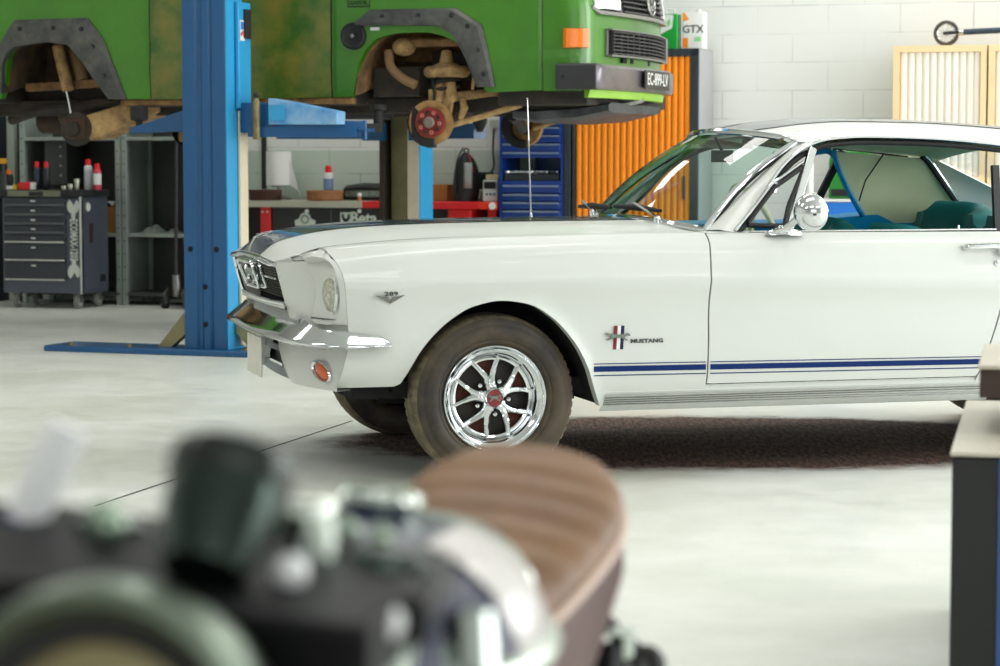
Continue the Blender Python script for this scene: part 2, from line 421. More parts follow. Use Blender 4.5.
def side_prof(u):
    return [(f(u), g(u)) for f, g in zip(v_, w_)]
def side_v(u, w):          # lateral position of the flank at height w
    P = side_prof(u)
    if w <= P[0][1]: return P[0][0]
    for i in range(7):
        if w <= P[i + 1][1] or i == 6:
            break
    def sl(j):
        if j == 0: return (P[1][0] - P[0][0]) / (P[1][1] - P[0][1])
        if j == 7: return (P[7][0] - P[6][0]) / (P[7][1] - P[6][1])
        if j == 4: return None
        a = (P[j][0] - P[j - 1][0]) / (P[j][1] - P[j - 1][1]); b = (P[j + 1][0] - P[j][0]) / (P[j + 1][1] - P[j][1])
        return .5 * (a + b)
    h = P[i + 1][1] - P[i][1]; t = min(1, (w - P[i][1]) / h)
    s0 = sl(i); s1 = sl(i + 1)
    ch = (P[i + 1][0] - P[i][0]) / h
    if s0 is None: s0 = ch * 1.5           # just above the crease
    if s1 is None: s1 = ch * .6            # coming up to the crease
    v = hermite(P[i][0], P[i + 1][0], s0 * h, s1 * h, t)
    a = arch(u)
    if a > 0 or -.45 < u < .47:
        aa = FARCH(u) if -.372 < u < .394 else None
        if aa is not None:
            d = (w - aa); sl_ = abs(FARCH(min(u + .01, .394)) - FARCH(max(u - .01, -.372))) / .02
            d = d / sqrt(1 + sl_ * sl_)
            if d < .05: v += .010 * (1 - d / .05) ** 2
    return v
def side_panel(name, uF, uR, bot, cols, wtop=None, parent=car, both=True, flange=.05, mname=None):
    """flank panel between front edge uF(w) and rear edge uR(w)"""
    res = []
    for sgn in ((1, -1) if both else (1,)):
        mb = MB(); rows = []
        ss = [i / cols for i in range(cols + 1)]
        for s in ss:
            um = uF(.6) + (uR(.6) - uF(.6)) * s
            wb = max(bot(um), arch(um)); wt = w_[7](um) if wtop is None else wtop(um)
            wc = w_[4](um)
            ws = [wb + (wc - wb) * i / 12 for i in range(12)] + [wc] + [wc + (wt - wc) * i / 9 for i in range(1, 10)]
            col_ = []
            for k, w in enumerate(ws):
                f0 = uF(w) - uF(.6); f1 = uR(w) - uR(.6)
                L = uR(.6) - uF(.6)
                d0 = max(0, 1 - s * L / .16); d1 = max(0, 1 - (1 - s) * L / .16)
                u = um + f0 * d0 + f1 * d1
                if k == 0: col_.append(c(u, sgn * (side_v(u, w) - flange), w + .0)); 
                col_.append(c(u, sgn * side_v(u, w), w))
            # top edge tucked in
            rows.append(col_)
        # returns along the front and rear edge
        def tuck(r): return [(p[0], p[1] + sgn * .02, p[2]) for p in r]
        mb.grid([tuck(rows[0])] + rows + [tuck(rows[-1])])
        res.append(mb.build(name, CARW, parent, sharp=40))
    return res
uSeam = TB([(.30, -.574), (.34, -.572), (.53, -.536), (.589, -.539), (.74, -.552), (.83, -.588)])
uGap = TB([(.25, .783), (.341, .785), (.644, .79), (.877, .80), (.9, .80)])
uGap2 = lambda w: uGap(w) + .006
uDR = TB([(.25, 1.86), (.335, 1.868), (.36, 1.885), (.42, 1.90), (.489, 1.925), (.602, 1.962), (.75, 1.99), (.88, 2.0)])
uDR2 = lambda w: uDR(w) + .007
uTail = TB([(.3, 3.70), (.6, 3.76), (.84, 3.72)])
wDoorB = lambda u: .338
side_panel('front_fender', uSeam, uGap, w_[0], 70)
doors = side_panel('door', uGap2, uDR, wDoorB, 30, flange=.03)
side_panel('rear_quarter_panel', uDR2, uTail, w_[0], 70)
# sill below the doors, with its ribbed bright moulding
for sgn in (1, -1):
    mb = MB()
    mb.grid([[c(u, sgn * (side_v(u, w) - (.03 if k == 0 else .0 if k < 4 else .012)), w) for k, w in enumerate((.24, .262, .29, .315, .328, .334))] for u in [.40 + i * (1.95 - .4) / 20 for i in range(21)]])
    mb.build('sill', CARW, car)
    mb = MB()
    for k in range(5):
        w0 = .266 + k * .0085
        mb.tube([c(u, sgn * (side_v(u, w0) + .003), w0 + .004 * (u - .4) / 1.5) for u in [.405 + i * .155 for i in range(11)] + [1.96]], .0042, 6)
    mb.build('sill_moulding', DCHROME, car)
# side stripes: broad blue band between two thin lines
for sgn in (1, -1):
    for a0, a1 in ((.352, .782), (.798, 1.888)):
        mb = MB()
        for d0, d1 in ((.419, .4225), (.392, .4125), (.3765, .3805)):
            us = [a0 + (a1 - a0) * i / 24 for i in range(25)]
            def dz(u): return -.008 * (u - .35) / 1.5
            mb.grid([[c(u, sgn * (side_v(u, w + dz(u)) + .0012), w + dz(u)) for w in (d0, (d0 + d1) / 2, d1)] for u in us])
        mb.build('side_stripe', BLUE, car)

# ---- hood / cowl / deck (height field over u, v)
T0 = TB([(-.752, .803), (-.745, .828), (-.72, .862), (-.62, .886), (-.36, .905), (-.11, .916), (.16, .921), (.8, .926)])
T1 = TB([(-.748, .800), (-.70, .840), (-.648, .862), (-.542, .886), (-.363, .904), (-.1, .9145), (.16, .919), (.8, .924)])
T2 = TB([(-.738, .785), (-.68, .815), (-.6, .848), (-.45, .874), (-.3, .892), (0, .903), (.4, .908), (.9, .910)])
T3 = TB([(-.70, .785), (-.66, .800), (-.6, .830), (-.45, .851), (-.3, .865), (0, .878), (.4, .886), (.9, .889)])
def topw(u, v):
    v = abs(v)
    return TB([(-.22, T1(u)), (0, T0(u)), (.22, T1(u)), (.46, T2(u)), (.64, T3(u)), (.8, T3(u) - .01)])(v)
v8 = TB([(-.69, .52), (-.6, .57), (-.3, .625), (.4, .66), (.95, .68)])
def ulip(v): return -.752 + .07 * (abs(v) / .5) ** 2.2 * (.25 if abs(v) < .46 else .25 + (abs(v) - .46) * 9)
def ucowl(v): return .735 + .10 * (abs(v) / .68) ** 2
def hood_pt(q, s, off=0.):
    v = q * .55
    for _ in range(4):
        u = ulip(v) + (ucowl(v) - ulip(v)) * (s ** 1.5); v = q * v8(max(u, -.69))
    return c(u, v, topw(u, v) + off)
mb = MB()
ss = [i / 44 for i in range(45)]
qs = [-1 + i / 16 for i in range(33)]
rows = [[hood_pt(q, s) for s in ss] for q in qs]
rows = [[(p[0] + (.012 if k == 0 else 0), p[1], p[2] - (.02 if k == 0 else 0)) if k == 0 else p for k, p in enumerate([r[0]] + r)] for r in rows]
mb.grid(rows)
hood = mb.build('hood', CARW, car, sharp=50)
for sgn in (1, -1):
    mb = MB()
    mb.grid([[hood_pt(sgn * (.035 + (.44 - .035) * j / 8), .002 + .998 * s, .0018) for s in ss] for j in range(9)])
    mb.build('hood_stripe', NAVY, hood)
# fender tops between hood edge and shoulder
for sgn in (1, -1):
    mb = MB()
    us = [-.588 + (.80 + .588) * (i / 40) for i in range(41)]
    mb.grid([[c(u, sgn * v, w) for v, w in ((v8(u) + .004, topw(u, v8(u)) - .012), (v8(u) + .006, topw(u, v8(u) + .006)), (v8(u) * .65 + v_[7](u) * .35, (topw(u, v8(u)) * .6 + w_[7](u) * .4) + .003), (v8(u) * .3 + v_[7](u) * .7, topw(u, v8(u)) * .25 + w_[7](u) * .75 + .004), (v_[7](u), w_[7](u)))] for u in us])
    mb.build('fender_top', CARW, car, sharp=60)
# corner filler between hood edge, lamp bucket and fender
for sgn in (1, -1):
    top = crv([(-.637, .562, .789), (-.655, .60, .799), (-.640, .68, .811), (-.605, .745, .806)], 4)
    edge = [(-.70 + .115 * i / 12, ) for i in range(13)]
    rows = []
    for i, q in enumerate(top):
        t = i / 12; u0 = -.665 + .08 * t; v0 = (v8(u0) + .01) * (1 - t ** 2) + (v_[7](-.588)) * t ** 2
        w0 = (topw(u0, v8(u0)) - .0015) * (1 - t ** 2) + w_[7](-.588) * t ** 2
        e = Vector((u0 if t < .9 else -.587, v0, w0)); qv = Vector(q)
        rows.append([c(p.x, sgn * p.y, p.z) for p in (e + Vector((.02, 0, -.001)), e, (e + qv) / 2 + Vector((-.004, 0, .006)), qv + Vector((-.001, 0, .001)), qv + Vector((.012, 0, -.008)))])
    MB().grid(rows).build('fender_nose', CARW, car, sharp=60)
# hood lip: bright moulding along the leading edge
mb = MB(); mb.tube([c(ulip(v) - .006, v, topw(ulip(v), v) - .012) for v in [-.47 + .94 * i / 30 for i in range(31)]], .009, 8)
mb.build('hood_lip_moulding', CHROME, car)
# small letters along the front edge of the hood
text('hood_lettering', 'MUSTANG', .04, DCHROME, car, frame(c(-.722, .14, .871), (-.42, -.9, -.02), (.62, -.1, .75)), 1.3)
# cowl between hood and windscreen
WS_B = crv([c(.835, -.69, .892), c(.77, -.5, .912), c(.735, -.25, .922), c(.725, 0, .926), c(.735, .25, .922), c(.77, .5, .912), c(.835, .69, .892)], 6)
mb = MB()
rows = []
for p in WS_B:
    v = -p[1]; u1 = p[0] + .10
    rows.append([c(ucowl(v) + .006, v, topw(ucowl(v), v) - .01), c(ucowl(v) + .008, v, topw(ucowl(v), v)), c(p[0] + .03, v, p[2] - .002), c(u1, v, p[2] - .02)])
mb.grid(rows); mb.build('cowl', CARW, car, sharp=50)
for sgn in (1, -1):
    mb = MB(); mb.grid([[c(u, sgn * v, w) for v, w in ((.66, .888), (.72, .891), (.785, w_[7](u)))] for u in (.80, .85, .90, .95, 1.0)])
    mb.build('cowl_side', CARW, car)

# ---- greenhouse
A_C = [(.833, .69, .893), (1.041, .62, 1.058), (1.246, .565, 1.219)]
WS_T = crv([c(1.246, -.565, 1.219), c(1.20, -.48, 1.240), c(1.14, -.25, 1.258), c(1.118, 0, 1.263), c(1.14, .25, 1.258), c(1.20, .48, 1.240), c(1.246, .565, 1.219)], 6)
mb = MB(); n = len(WS_B)
rows = []
for i in range(n):
    a = Vector(WS_B[i]); b = Vector(WS_T[i]); rows.append([a.lerp(b, k / 10) + Vector((-.028 * sin(pi * k / 10), 0, .016 * sin(pi * k / 10))) for k in range(11)])
mb.grid(rows); mb.build('windscreen', GLASS, car)
mb = MB()
ring = [Vector(p) for p in WS_B] + [Vector(p) for p in rows[-1][1:-1]] + [Vector(p) for p in WS_T[::-1]] + [Vector(p) for p in rows[0][1:-1][::-1]]
mb.tube(ring, .013, 8, closed=True); mb.build('windscreen_moulding', CHROME, car)
mb = MB(); mb.tube([p + Vector((.012, 0, -.006)) for p in ring], .009, 6, closed=True); mb.build('windscreen_seal', RUBBER, car)
# drip rail curve (near side), mirrored for the far side
DR = crv([(.924, .765, .886), (1.05, .70, 1.003), (1.145, .66, 1.114), (1.241, .62, 1.181), (1.326, .608, 1.215), (1.42, .604, 1.227), (1.539, .602, 1.231), (1.806, .604, 1.224), (2.076, .61, 1.201), (2.25, .615, 1.175)], 5)
DRU = [p[0] for p in DR]
def roof_c(u): return TB([(1.118, 1.263), (1.2, 1.284), (1.33, 1.302), (1.534, 1.314), (1.815, 1.312), (2.1, 1.301), (2.35, 1.284), (2.5, 1.262)])(u)
def drw(u):
    return TB([(1.2, 1.172), (1.246, 1.188), (1.326, 1.215), (1.42, 1.227), (1.539, 1.231), (1.806, 1.224), (2.076, 1.201), (2.25, 1.175), (2.5, 1.13)])(u)
mb = MB(); rows = []
for i in range(21):
    q = -1 + 2 * i / 20; row = []
    for k in range(24):
        s = k / 23
        uf = 1.118 + (1.246 - 1.118) * abs(q) ** 2.2; ur = 2.50 - .12 * abs(q) ** 2
        u = uf + (ur - uf) * s; v = q * .60
        e = drw(u) if abs(q) > 0 else 0
        wc_ = roof_c(u - (uf - 1.118) * (1 - s)); we = drw(u) + .010
        if u < 1.33: we = we + (1.219 + (u - 1.246) * .12 - we) * max(0, (1.33 - u) / .085)
        w = we + (wc_ - we) * (1 - abs(q) ** 2.6)
        row.append(c(u, v, w))
    rows.append(row)
mb.grid(rows); roof = mb.build('roof', CARW, car, sharp=60)
for sgn in (1, -1):
    mb = MB(); r2 = []
    for j in range(5):
        q = sgn * (.035 + .50 * j / 4); row = []
        for k in range(24):
            s = k / 23; uf = 1.118 + (1.246 - 1.118) * abs(q) ** 2.2; ur = 2.50 - .12 * abs(q) ** 2
            u = uf + (ur - uf) * s; we = drw(u) + .01
            if u < 1.33: we = we + (1.219 + (u - 1.246) * .12 - we) * max(0, (1.33 - u) / .085)
            wc_ = roof_c(u - (uf - 1.118) * (1 - s))
            row.append(c(u, q * .60, we + (wc_ - we) * (1 - abs(q) ** 2.6) + .003))
        r2.append(row)
    mb.grid(r2); mb.build('roof_stripe', NAVY, roof)
AC = [Vector(c(*p)) for p in crv(A_C, 10)]
for sgn in (1, -1):
    def S(p): return (p[0], p[1] * sgn, p[2])
    # windscreen pillar: from glass edge out to the drip rail
    n = 24; A = []; B = []
    for i in range(n + 1):
        t = i / n; k = t * (len(AC) - 1); j = min(int(k), len(AC) - 2); A.append(AC[j].lerp(AC[j + 1], k - j))
    DRs = [Vector(c(*p)) for p in DR if p[0] < 1.335]
    for i in range(n + 1):
        t = i / n; k = t * (len(DRs) - 1); j = min(int(k), len(DRs) - 2); B.append(DRs[j].lerp(DRs[j + 1], k - j))
    mb = MB(); rows = []
    for a, b in zip(A, B):
        m_ = (a + b) / 2 + Vector((-.004, -.012, .006)); rows.append([S(a + Vector((.008, .012, -.004))), S(a), S(m_), S(b), S(b + Vector((.01, .035, 0))), ])
    mb.grid(rows); mb.build('windscreen_pillar', CARW, car, sharp=50)
    mb = MB(); mb.tube([S(Vector(c(*p)) + Vector((0, -.008, .006))) for p in DR], .007, 6); mb.build('drip_rail', CHROME, car)
    mb = MB(); mb.tube([S(Vector(c(p[0] + .010, p[1] - .010, p[2] - .014))) for p in DR], .010, 6); mb.build('window_seal', RUBBER, car)
    # rear pillar
    mb = MB(); rows = []
    for i in range(13):
        t = i / 12
        f = Vector(c(2.25, .615, 1.175)).lerp(Vector(c(2.62, .76, .885)), t) ; f.x = 2.25 + .37 * t ** .8
        r = Vector(c(2.38, .585, 1.160)).lerp(Vector(c(3.02, .70, .893)), t)
        if t == 0: r = Vector(c(2.38, .60, 1.165))
        rows.append([S(f + Vector((0, .04, 0))), S(f), S((f + r) / 2 + Vector((0, -.012, 0))), S(r), S(r + Vector((-.03, .03, 0)))])
    mb.grid(rows); mb.build('rear_pillar', CARW, car)
    # inner trim of the rear pillar, seen through the cabin
    mb = MB(); rows = []
    for i in range(13):
        t = i / 12
        f = Vector(c(1.90, .585, 1.185)).lerp(Vector(c(2.11, .71, .87)), t); r = Vector(c(2.32, .545, 1.155)).lerp(Vector(c(2.58, .615, .87)), t)
        rows.append([S(f.lerp(r, k / 6) + Vector((0, -.02 * sin(pi * k / 6), 0))) for k in range(7)])
    if sgn == -1:
        mb.grid(rows); tr = mb.build('pillar_trim', HEADL, car)
        b2 = MB(); b2.tube([c(1.90 + .19 * t ** 1.3, -(.575 + .115 * t), 1.19 - .285 * t) for t in [i / 14 for i in range(15)]], .013, 8)
        b2.tube(crv([c(1.63, -.60, 1.172), c(1.80, -.60, 1.178), c(1.88, -.598, 1.186), c(1.915, -.60, 1.16)], 6), .013, 8)
        b2.build('quarter_window_edge', PANELB, car)
        b2 = MB(); b2.bar(c(1.955, -.61, 1.19), c(1.839, -.69, .90), .03, .02, (0, 1, 0)); b2.build('quarter_glass_edge', BLACK, car)
        b2 = MB(); b2.tube([c(2.14, -.58, 1.18), c(2.06, -.60, 1.06), c(2.04, -.62, .97)], .0035, 6); b2.build('belt_cord', BLACK, car)
        b2 = MB(); b2.tube(crv([c(2.30, -.54, 1.165), c(2.335, -.55, 1.14), c(2.43, -.57, 1.03), c(2.54, -.60, .91)], 6), .014, 8); b2.build('rear_window_seal', RUBBER, car)
        b2 = MB(); b2.tube(crv([c(2.31, -.53, 1.165), c(2.345, -.545, 1.14), c(2.44, -.565, 1.03), c(2.55, -.595, .91)], 6), .007, 8); b2.build('rear_window_moulding', CHROME, car)
# roof lining
mb = MB(); mb.grid([[c(1.2 + 1.2 * k / 10, q * .58, (drw(1.3 + 1.0 * k / 10) + .0 + .05 * (1 - q * q)) - .022) for k in range(11)] for q in [-1 + .2 * i for i in range(11)]])
mb.build('roof_lining', HEADL, car)
# rear window and boot lid
mb = MB()
mb.grid([[Vector(c(2.42 - .10 * abs(q), q * .55, 1.252 - .085 * q * q)).lerp(Vector(c(3.05 - .05 * q * q, q * .62, .90)), k / 8) + Vector((.02 * sin(pi * k / 8), 0, .015 * sin(pi * k / 8))) for k in range(9)] for q in [-1 + .2 * i for i in range(11)]])
mb.build('rear_window', CLEAR, car)
mb = MB()
mb.grid([[c(u, q * v_[7](u), w_[7](u) + .022 * (1 - q ** 4)) for u in [2.98 + .76 * k / 14 for k in range(15)]] for q in [-1 + .1 * i for i in range(21)]])
for sgn in (1, -1):
    mb.grid([[c(u, sgn * v, w_[7](u) + (.012 if v < .7 else 0)) for v in (.62, .70, v_[7](u))] for u in [2.55 + .5 * k / 8 for k in range(9)]])
mb.build('boot_lid', CARW, car)
mb = MB(); mb.grid([[c(uTail(w) + .02, q * (side_v(3.72, w)), w) for w in [.42 + .42 * k / 8 for k in range(9)]] for q in [-1 + .2 * i for i in range(11)]])
mb.build('tail_panel', CARW, car)
for sgn in (1, -1):
    for k in range(3): MB().box(3.765, 3.79, sgn * .50 - .03 + sgn * .07 * k - .0, sgn * .50 + .02 + sgn * .07 * k, .60, .74).build('tail_lamp', REDP, car, bevel=.006)
mb = MB(); mb.loft([[c(u + .03, v, .46), c(u + .06, v, .47), c(u + .06, v, .53), c(u, v, .57), c(u - .02, v, .5)] for u, v in ((3.35, .85), (3.66, .83), (3.78, .70), (3.83, 0), (3.78, -.70), (3.66, -.83), (3.35, -.85))])
mb.build('rear_bumper', CHROME, car)

# ---- vent window, mirror, handle
VT = Vector(c(1.295, .615, 1.195)); VB = Vector(c(1.150, .735, .89))
mb = MB(); mb.bar(VT, VB, .030, .022, (0, 1, 0)); mb.build('vent_divider', DCHROME, car, bevel=.003)
vl = [Vector(c(*p)) for p in ((.978, .742, .912), (1.13, .742, .906), (1.163, .705, .985), (1.255, .64, 1.132), (1.11, .69, 1.05))]
fr = []
for i in range(5):
    a = vl[i]; b = vl[(i + 1) % 5]; fr += [a.lerp(b, t) for t in (.08, .3, .5, .7, .92)]
vent = MB().tube(fr, .0095, 8, closed=True).build('vent_window', RUBBER, car)
mb = MB(); mb.add(fr, [tuple(range(len(fr)))]); mb.build('pane', CLEAR, vent)
MB().tube([p + Vector((-.012, -.006, .012)) for p in [vl[0], vl[4], vl[3]]], .006, 6).build('vent_trim', CHROME, vent)
mb = MB(); mb.tube([c(1.11, .69, 1.03), c(1.12, .685, 1.06), c(1.13, .68, 1.065)], .009, 8); mb.build('vent_latch', CHROME, vent)
door = doors[0]
mir = MB()
mc = Vector(c(1.155, .93, .962)); ax = Vector((.80, .60, .05)).normalized()
mir.lathe([(.001, -.055), (.03, -.052), (.055, -.03), (.067, -.006), (.070, .006), (.066, .012), (.060, .010), (.001, .009)], mc, ax, 32, cap=False)
mo = mir.build('door_mirror', CHROME, car, sharp=50)
mb = MB(); mb.tube(crv([c(1.075, .815, .892), c(1.095, .85, .905), c(1.125, .905, .945), c(1.15, .925, .955)], 5), [.018] * 4 + [.013] * 12, 10)
mb.loft([[c(1.10 + .075 * cos(a) * k, .808 + .02 * sin(a) * k, w) for a in [2 * pi * i / 16 for i in range(16)]] for k, w in ((1, .876), (1, .888), (.8, .895))])
mb.build('mirror_stalk', CHROME, mo)
hd = MB(); 
hv = side_v(1.85, .826)
hd.tube(crv([c(1.812, hv - .005, .824), c(1.818, hv + .022, .826), c(1.86, hv + .03, .828), c(1.93, hv + .03, .829), c(1.975, hv + .025, .828), c(1.985, hv - .005, .826)], 5), .0075, 8, flat=1.3)
hd.lathe([(.001, .028), (.016, .026), (.018, .01), (.02, 0)], c(1.965, side_v(1.965, .812), .808), (0, -1, 0), 16)
hd.build('door_handle', CHROME, door)
MB().lathe([(.012, 0), (.012, .005), (.004, .007), (.001, .004)], c(1.945, side_v(1.945, .762), .764), (0, -1, -.1), 16).build('door_lock', CHROME, door)
MB().cyl(c(1.83, .76, .88), c(1.83, .76, .905), .005).build('lock_knob', CHROME, door)
MB().tube([c(u, side_v(u, .87) - .03, .8875) for u in [.98 + i * .1 for i in range(11)]], .005, 6).build('belt_moulding', DCHROME, door)
# near quarter-window upright (bar at the right edge of the view)
MB().bar(c(2.022, .675, 1.13), c(2.018, .715, .87), .028, .02, (0, 1, 0)).build('quarter_window_upright', BLACK, car)

# ---- nose: lamp buckets, panels, grille, bumper, valance
GB = .46
for sgn in (1, -1):
    rim = [(-.640, .560, .790), (-.655, .60, .800), (-.640, .68, .812), (-.605, .745, .806), (-.580, .785, .770), (-.566, .802, .69), (-.566, .79, .615), (-.582, .755, .578), (-.602, .68, .570), (-.622, .60, .574), (-.620, .565, .600), (-.604, .562, .69)]
    rim = [Vector(p) for p in crv(rim + [rim[0]], 5)[:-1]]
    # outer shell: rim back to the fender
    seam = []
    for p in rim:
        u, v, w = p
        if v < .56 or (w < .585 and v < .74):
            seam.append(Vector((u + .09, v + .01, w - .0 + (.0 if w > .6 else -.006))))
        elif w > .80 or (w > .775 and v < .76):
            vv = min(v * 1.0 + .01, .67); uu = -.585; seam.append(Vector((uu, v, max(topw(uu, min(v, .7)), w) if v < .66 else w_[7](-.588) - .001 - max(0, v - .67) * .25)))
        else:
            ww = max(w, .56); seam.append(Vector((uSeam(ww) - .001, side_v(uSeam(ww), ww) - .001, ww)))
    mb = MB(); ns = len(rim)
    mb.loft([[c(p.x, sgn * p.y, p.z) for p in seam], [c(*( (a * .55 + b * .45).x, sgn * (a * .55 + b * .45).y, (a * .55 + b * .45).z)) for a, b in zip(rim, seam)],
             [c(p.x, sgn * p.y, p.z) for p in rim],
             [c(p.x + .012, sgn * (.665 + (p.y - .665) * .90), .69 + (p.z - .69) * .90) for p in rim],
             [c(-.555, sgn * (.665 + (p.y - .665) * .80), .69 + (p.z - .69) * .82) for p in rim],
             [c(-.545, sgn * (.665 + .02 * (p.y - .665)), .69 + .02 * (p.z - .69)) for p in rim]], cap=False)
    bk = mb.build('headlamp_bucket', CARW, car, sharp=45)
    hl = MB().lathe([(.001, .036), (.03, .033), (.06, .022), (.084, .006)], c(-.562, sgn * .668, .684), (-1, 0, 0.04), 28, cap=False).build('headlamp', LENS, bk)
    MB().torus(c(-.565, sgn * .668, .684), (-1, 0, 0), .088, .008, 32, 8).build('headlamp_ring', CHROME, bk)
    # panel between grille opening and lamp
    mb = MB(); rows = []
    for k in range(12):
        t = k / 8; w = .785 - t * .155
        a = Vector((-.736 + .04 * min(t, 1) + .05 * max(0, t - 1), GB, w)); b = Vector((-.634 + .026 * sin(pi * min(t, 1)) + .012 * t, .566, w + .005 - .02 * t))
        rows.append([c(a.x + .07, sgn * (a.y - .004), a.z)] + [c(*(lambda p, s: (p.x - .012 * sin(pi * s), sgn * p.y, p.z))(a.lerp(b, s), s)) for s in [j / 6 for j in range(7)]] + [c(b.x + .06, sgn * (b.y + .006), b.z)])
    mb.grid(rows)
    # eyebrow above and skirt below the panel
    mb.grid([[c(*p) for p in ((-.738, sgn * .46, .786), (-.69, sgn * .51, .790), (-.636, sgn * .566, .794))], [c(u, sgn * v, topw(u, v) - .003) for u, v in ((-.69, .46), (-.66, .51), (-.63, .56))], [c(-.58, sgn * v, topw(-.58, v) - .004) for v in (.46, .51, .57)]])
    mb.build('grille_side_panel', CARW, car, sharp=45)
# grille cavity, mesh, badge
mb = MB()
gp = [(.785, -.736), (.63, -.697)]
for k in range(15):
    t = k / 14; w = .775 - .14 * t
    mb.tube([c(-.668 + .03 * t + .006 * (q * q), q * .455, w) for q in (-1, -.5, 0, .5, 1)], .0036, 6)
for k in range(21):
    q = -1 + k / 10
    mb.bar(c(-.662, q * .45, .78), c(-.635, q * .45, .632), .003, .004, (0, 1, 0))
grille = mb.build('grille', mat('grille_grey', (92, 86, 74), .35, .8), car)
MB().box(-.63, -.60, -.50, .50, .58, .80).build('radiator_panel', DARK, car)
mb = MB()
fr = [c(-.738, -.46, .783), c(-.752, 0, .79), c(-.738, .46, .783), c(-.718, .462, .70), c(-.698, .46, .632), c(-.712, 0, .626), c(-.698, -.46, .632), c(-.718, -.462, .70)]
mb.tube([Vector(fr[4]), Vector(c(-.708, .25, .628)), Vector(fr[5]), Vector(c(-.708, -.25, .628)), Vector(fr[6]), Vector(fr[7]), Vector(fr[0])], .008, 8)
mb.build('grille_surround', CHROME, car)
mb = MB()   # upper lip lower return and lower white sill of the grille opening
mb.grid([[c(-.700 - .012 * (1 - q * q), q * .47, .627), c(-.702 - .012 * (1 - q * q), q * .475, .612), c(-.64, q * .53, .600), c(-.60, q * .53, .56)] for q in [-1 + .1 * i for i in range(21)]])
mb.grid([[c(-.735, q * .46, .775), c(-.66, q * .46, .795)] for q in (-1, -.5, 0, .5, 1)])
for sgn in (1, -1): mb.grid([[c(-.736 + .04 * t, sgn * .459, .785 - .155 * t), c(-.63, sgn * .459, .785 - .155 * t)] for t in (0, .5, 1)])
mb.build('grille_opening', CARW, car)
bd = MB(); pts = []
for cx, cw, a0 in ((.125, .035, 0), (-.125, .035, 90), (-.125, -.035, 180), (.125, -.035, 270)):
    for i in range(5):
        a = radians(a0 + 22.5 * i); pts.append(((cx + .035 * cos(a)) * (.9 if cw < 0 else 1.05), cw * .8 + .02 * sin(a)))
for du in (-.062, -.035):
    bd.tube([c(-.69 + du - .018 * q[1] / .05, q[0], .722 + q[1]) for q in pts], .008, 8, closed=True)
for s in (1, -1):
    bd.bar(c(-.73, s * .16, .722), c(-.73, s * .44, .722), .006, .006)
badge = bd.build('grille_badge', CHROME, car)
# running horse, cut from plate
horse = [(-.115, .012), (-.10, .028), (-.082, .030), (-.066, .020), (-.045, .022), (-.01, .020), (.03, .024), (.055, .022), (.09, .036), (.118, .030), (.075, .014), (.055, .002), (.07, -.012), (.105, -.020), (.10, -.026), (.058, -.020), (.035, -.006), (.0, -.008), (-.03, -.006), (-.05, -.020), (-.088, -.030), (-.092, -.024), (-.06, -.010), (-.066, .002), (-.085, .012), (-.105, .006)]
MB().prism([(q[0] * -1., q[1]) for q in horse], 'x', -.008, .008).build('horse_emblem', CHROME, badge, loc=c(-.742, 0, .722), bevel=.002)
# bumper: a blade on a curved path
path = crv([(.395, .872, 0), (.48, .876, 0), (.56, .858, .02), (.625, .82, .05), (.675, .76, .2), (.715, .66, .6), (.738, .5, .9), (.752, .3, 1), (.758, 0, 1.), (.752, -.3, 1), (.742, -.5, .9), (.728, -.66, .6), (.69, -.77, .2), (.635, -.83, .05), (.56, -.858, .02), (.48, -.876, 0), (.395, -.872, 0)], 5)
sec = [(-.012, .484), (.000, .489), (.010, .498), (.009, .509), (-.004, .522), (-.028, .548), (-.050, .572), (-.056, .582), (-.066, .580), (-.030, .500)]
rings = []; n = len(path)
for i, p in enumerate(path):
    t = path[min(i + 1, n - 1)] - path[max(i - 1, 0)]; d = Vector((-p[0], p[1])); tv = Vector((-t[0], t[1])).normalized(); nv = Vector((tv.y, -tv.x))
    if nv.x * -1 < 0 and abs(p[1]) < .5: nv = -nv
    if nv.dot(Vector((-p[0] - 0.2, p[1]))) < 0: nv = -nv
    e = min(i, n - 1 - i) / 10.; e = min(1, e); sq = .40 + .22 * e + .38 * p[2]; end = .25 if i in (0, n - 1) else .8 if i in (1, n - 2) else 1
    rings.append([c(-p[0] + nv.x * o * end * (.45 + .35 * e + .6 * p[2]) , p[1] + nv.y * o * end * (.45 + .35 * e + .6 * p[2]), (.502 + (w - .502) * sq * end) + .014 * p[2]) for o, w in sec])
mb = MB(); mb.loft(rings); mb.build('front_bumper', CHROME, car, sharp=50)
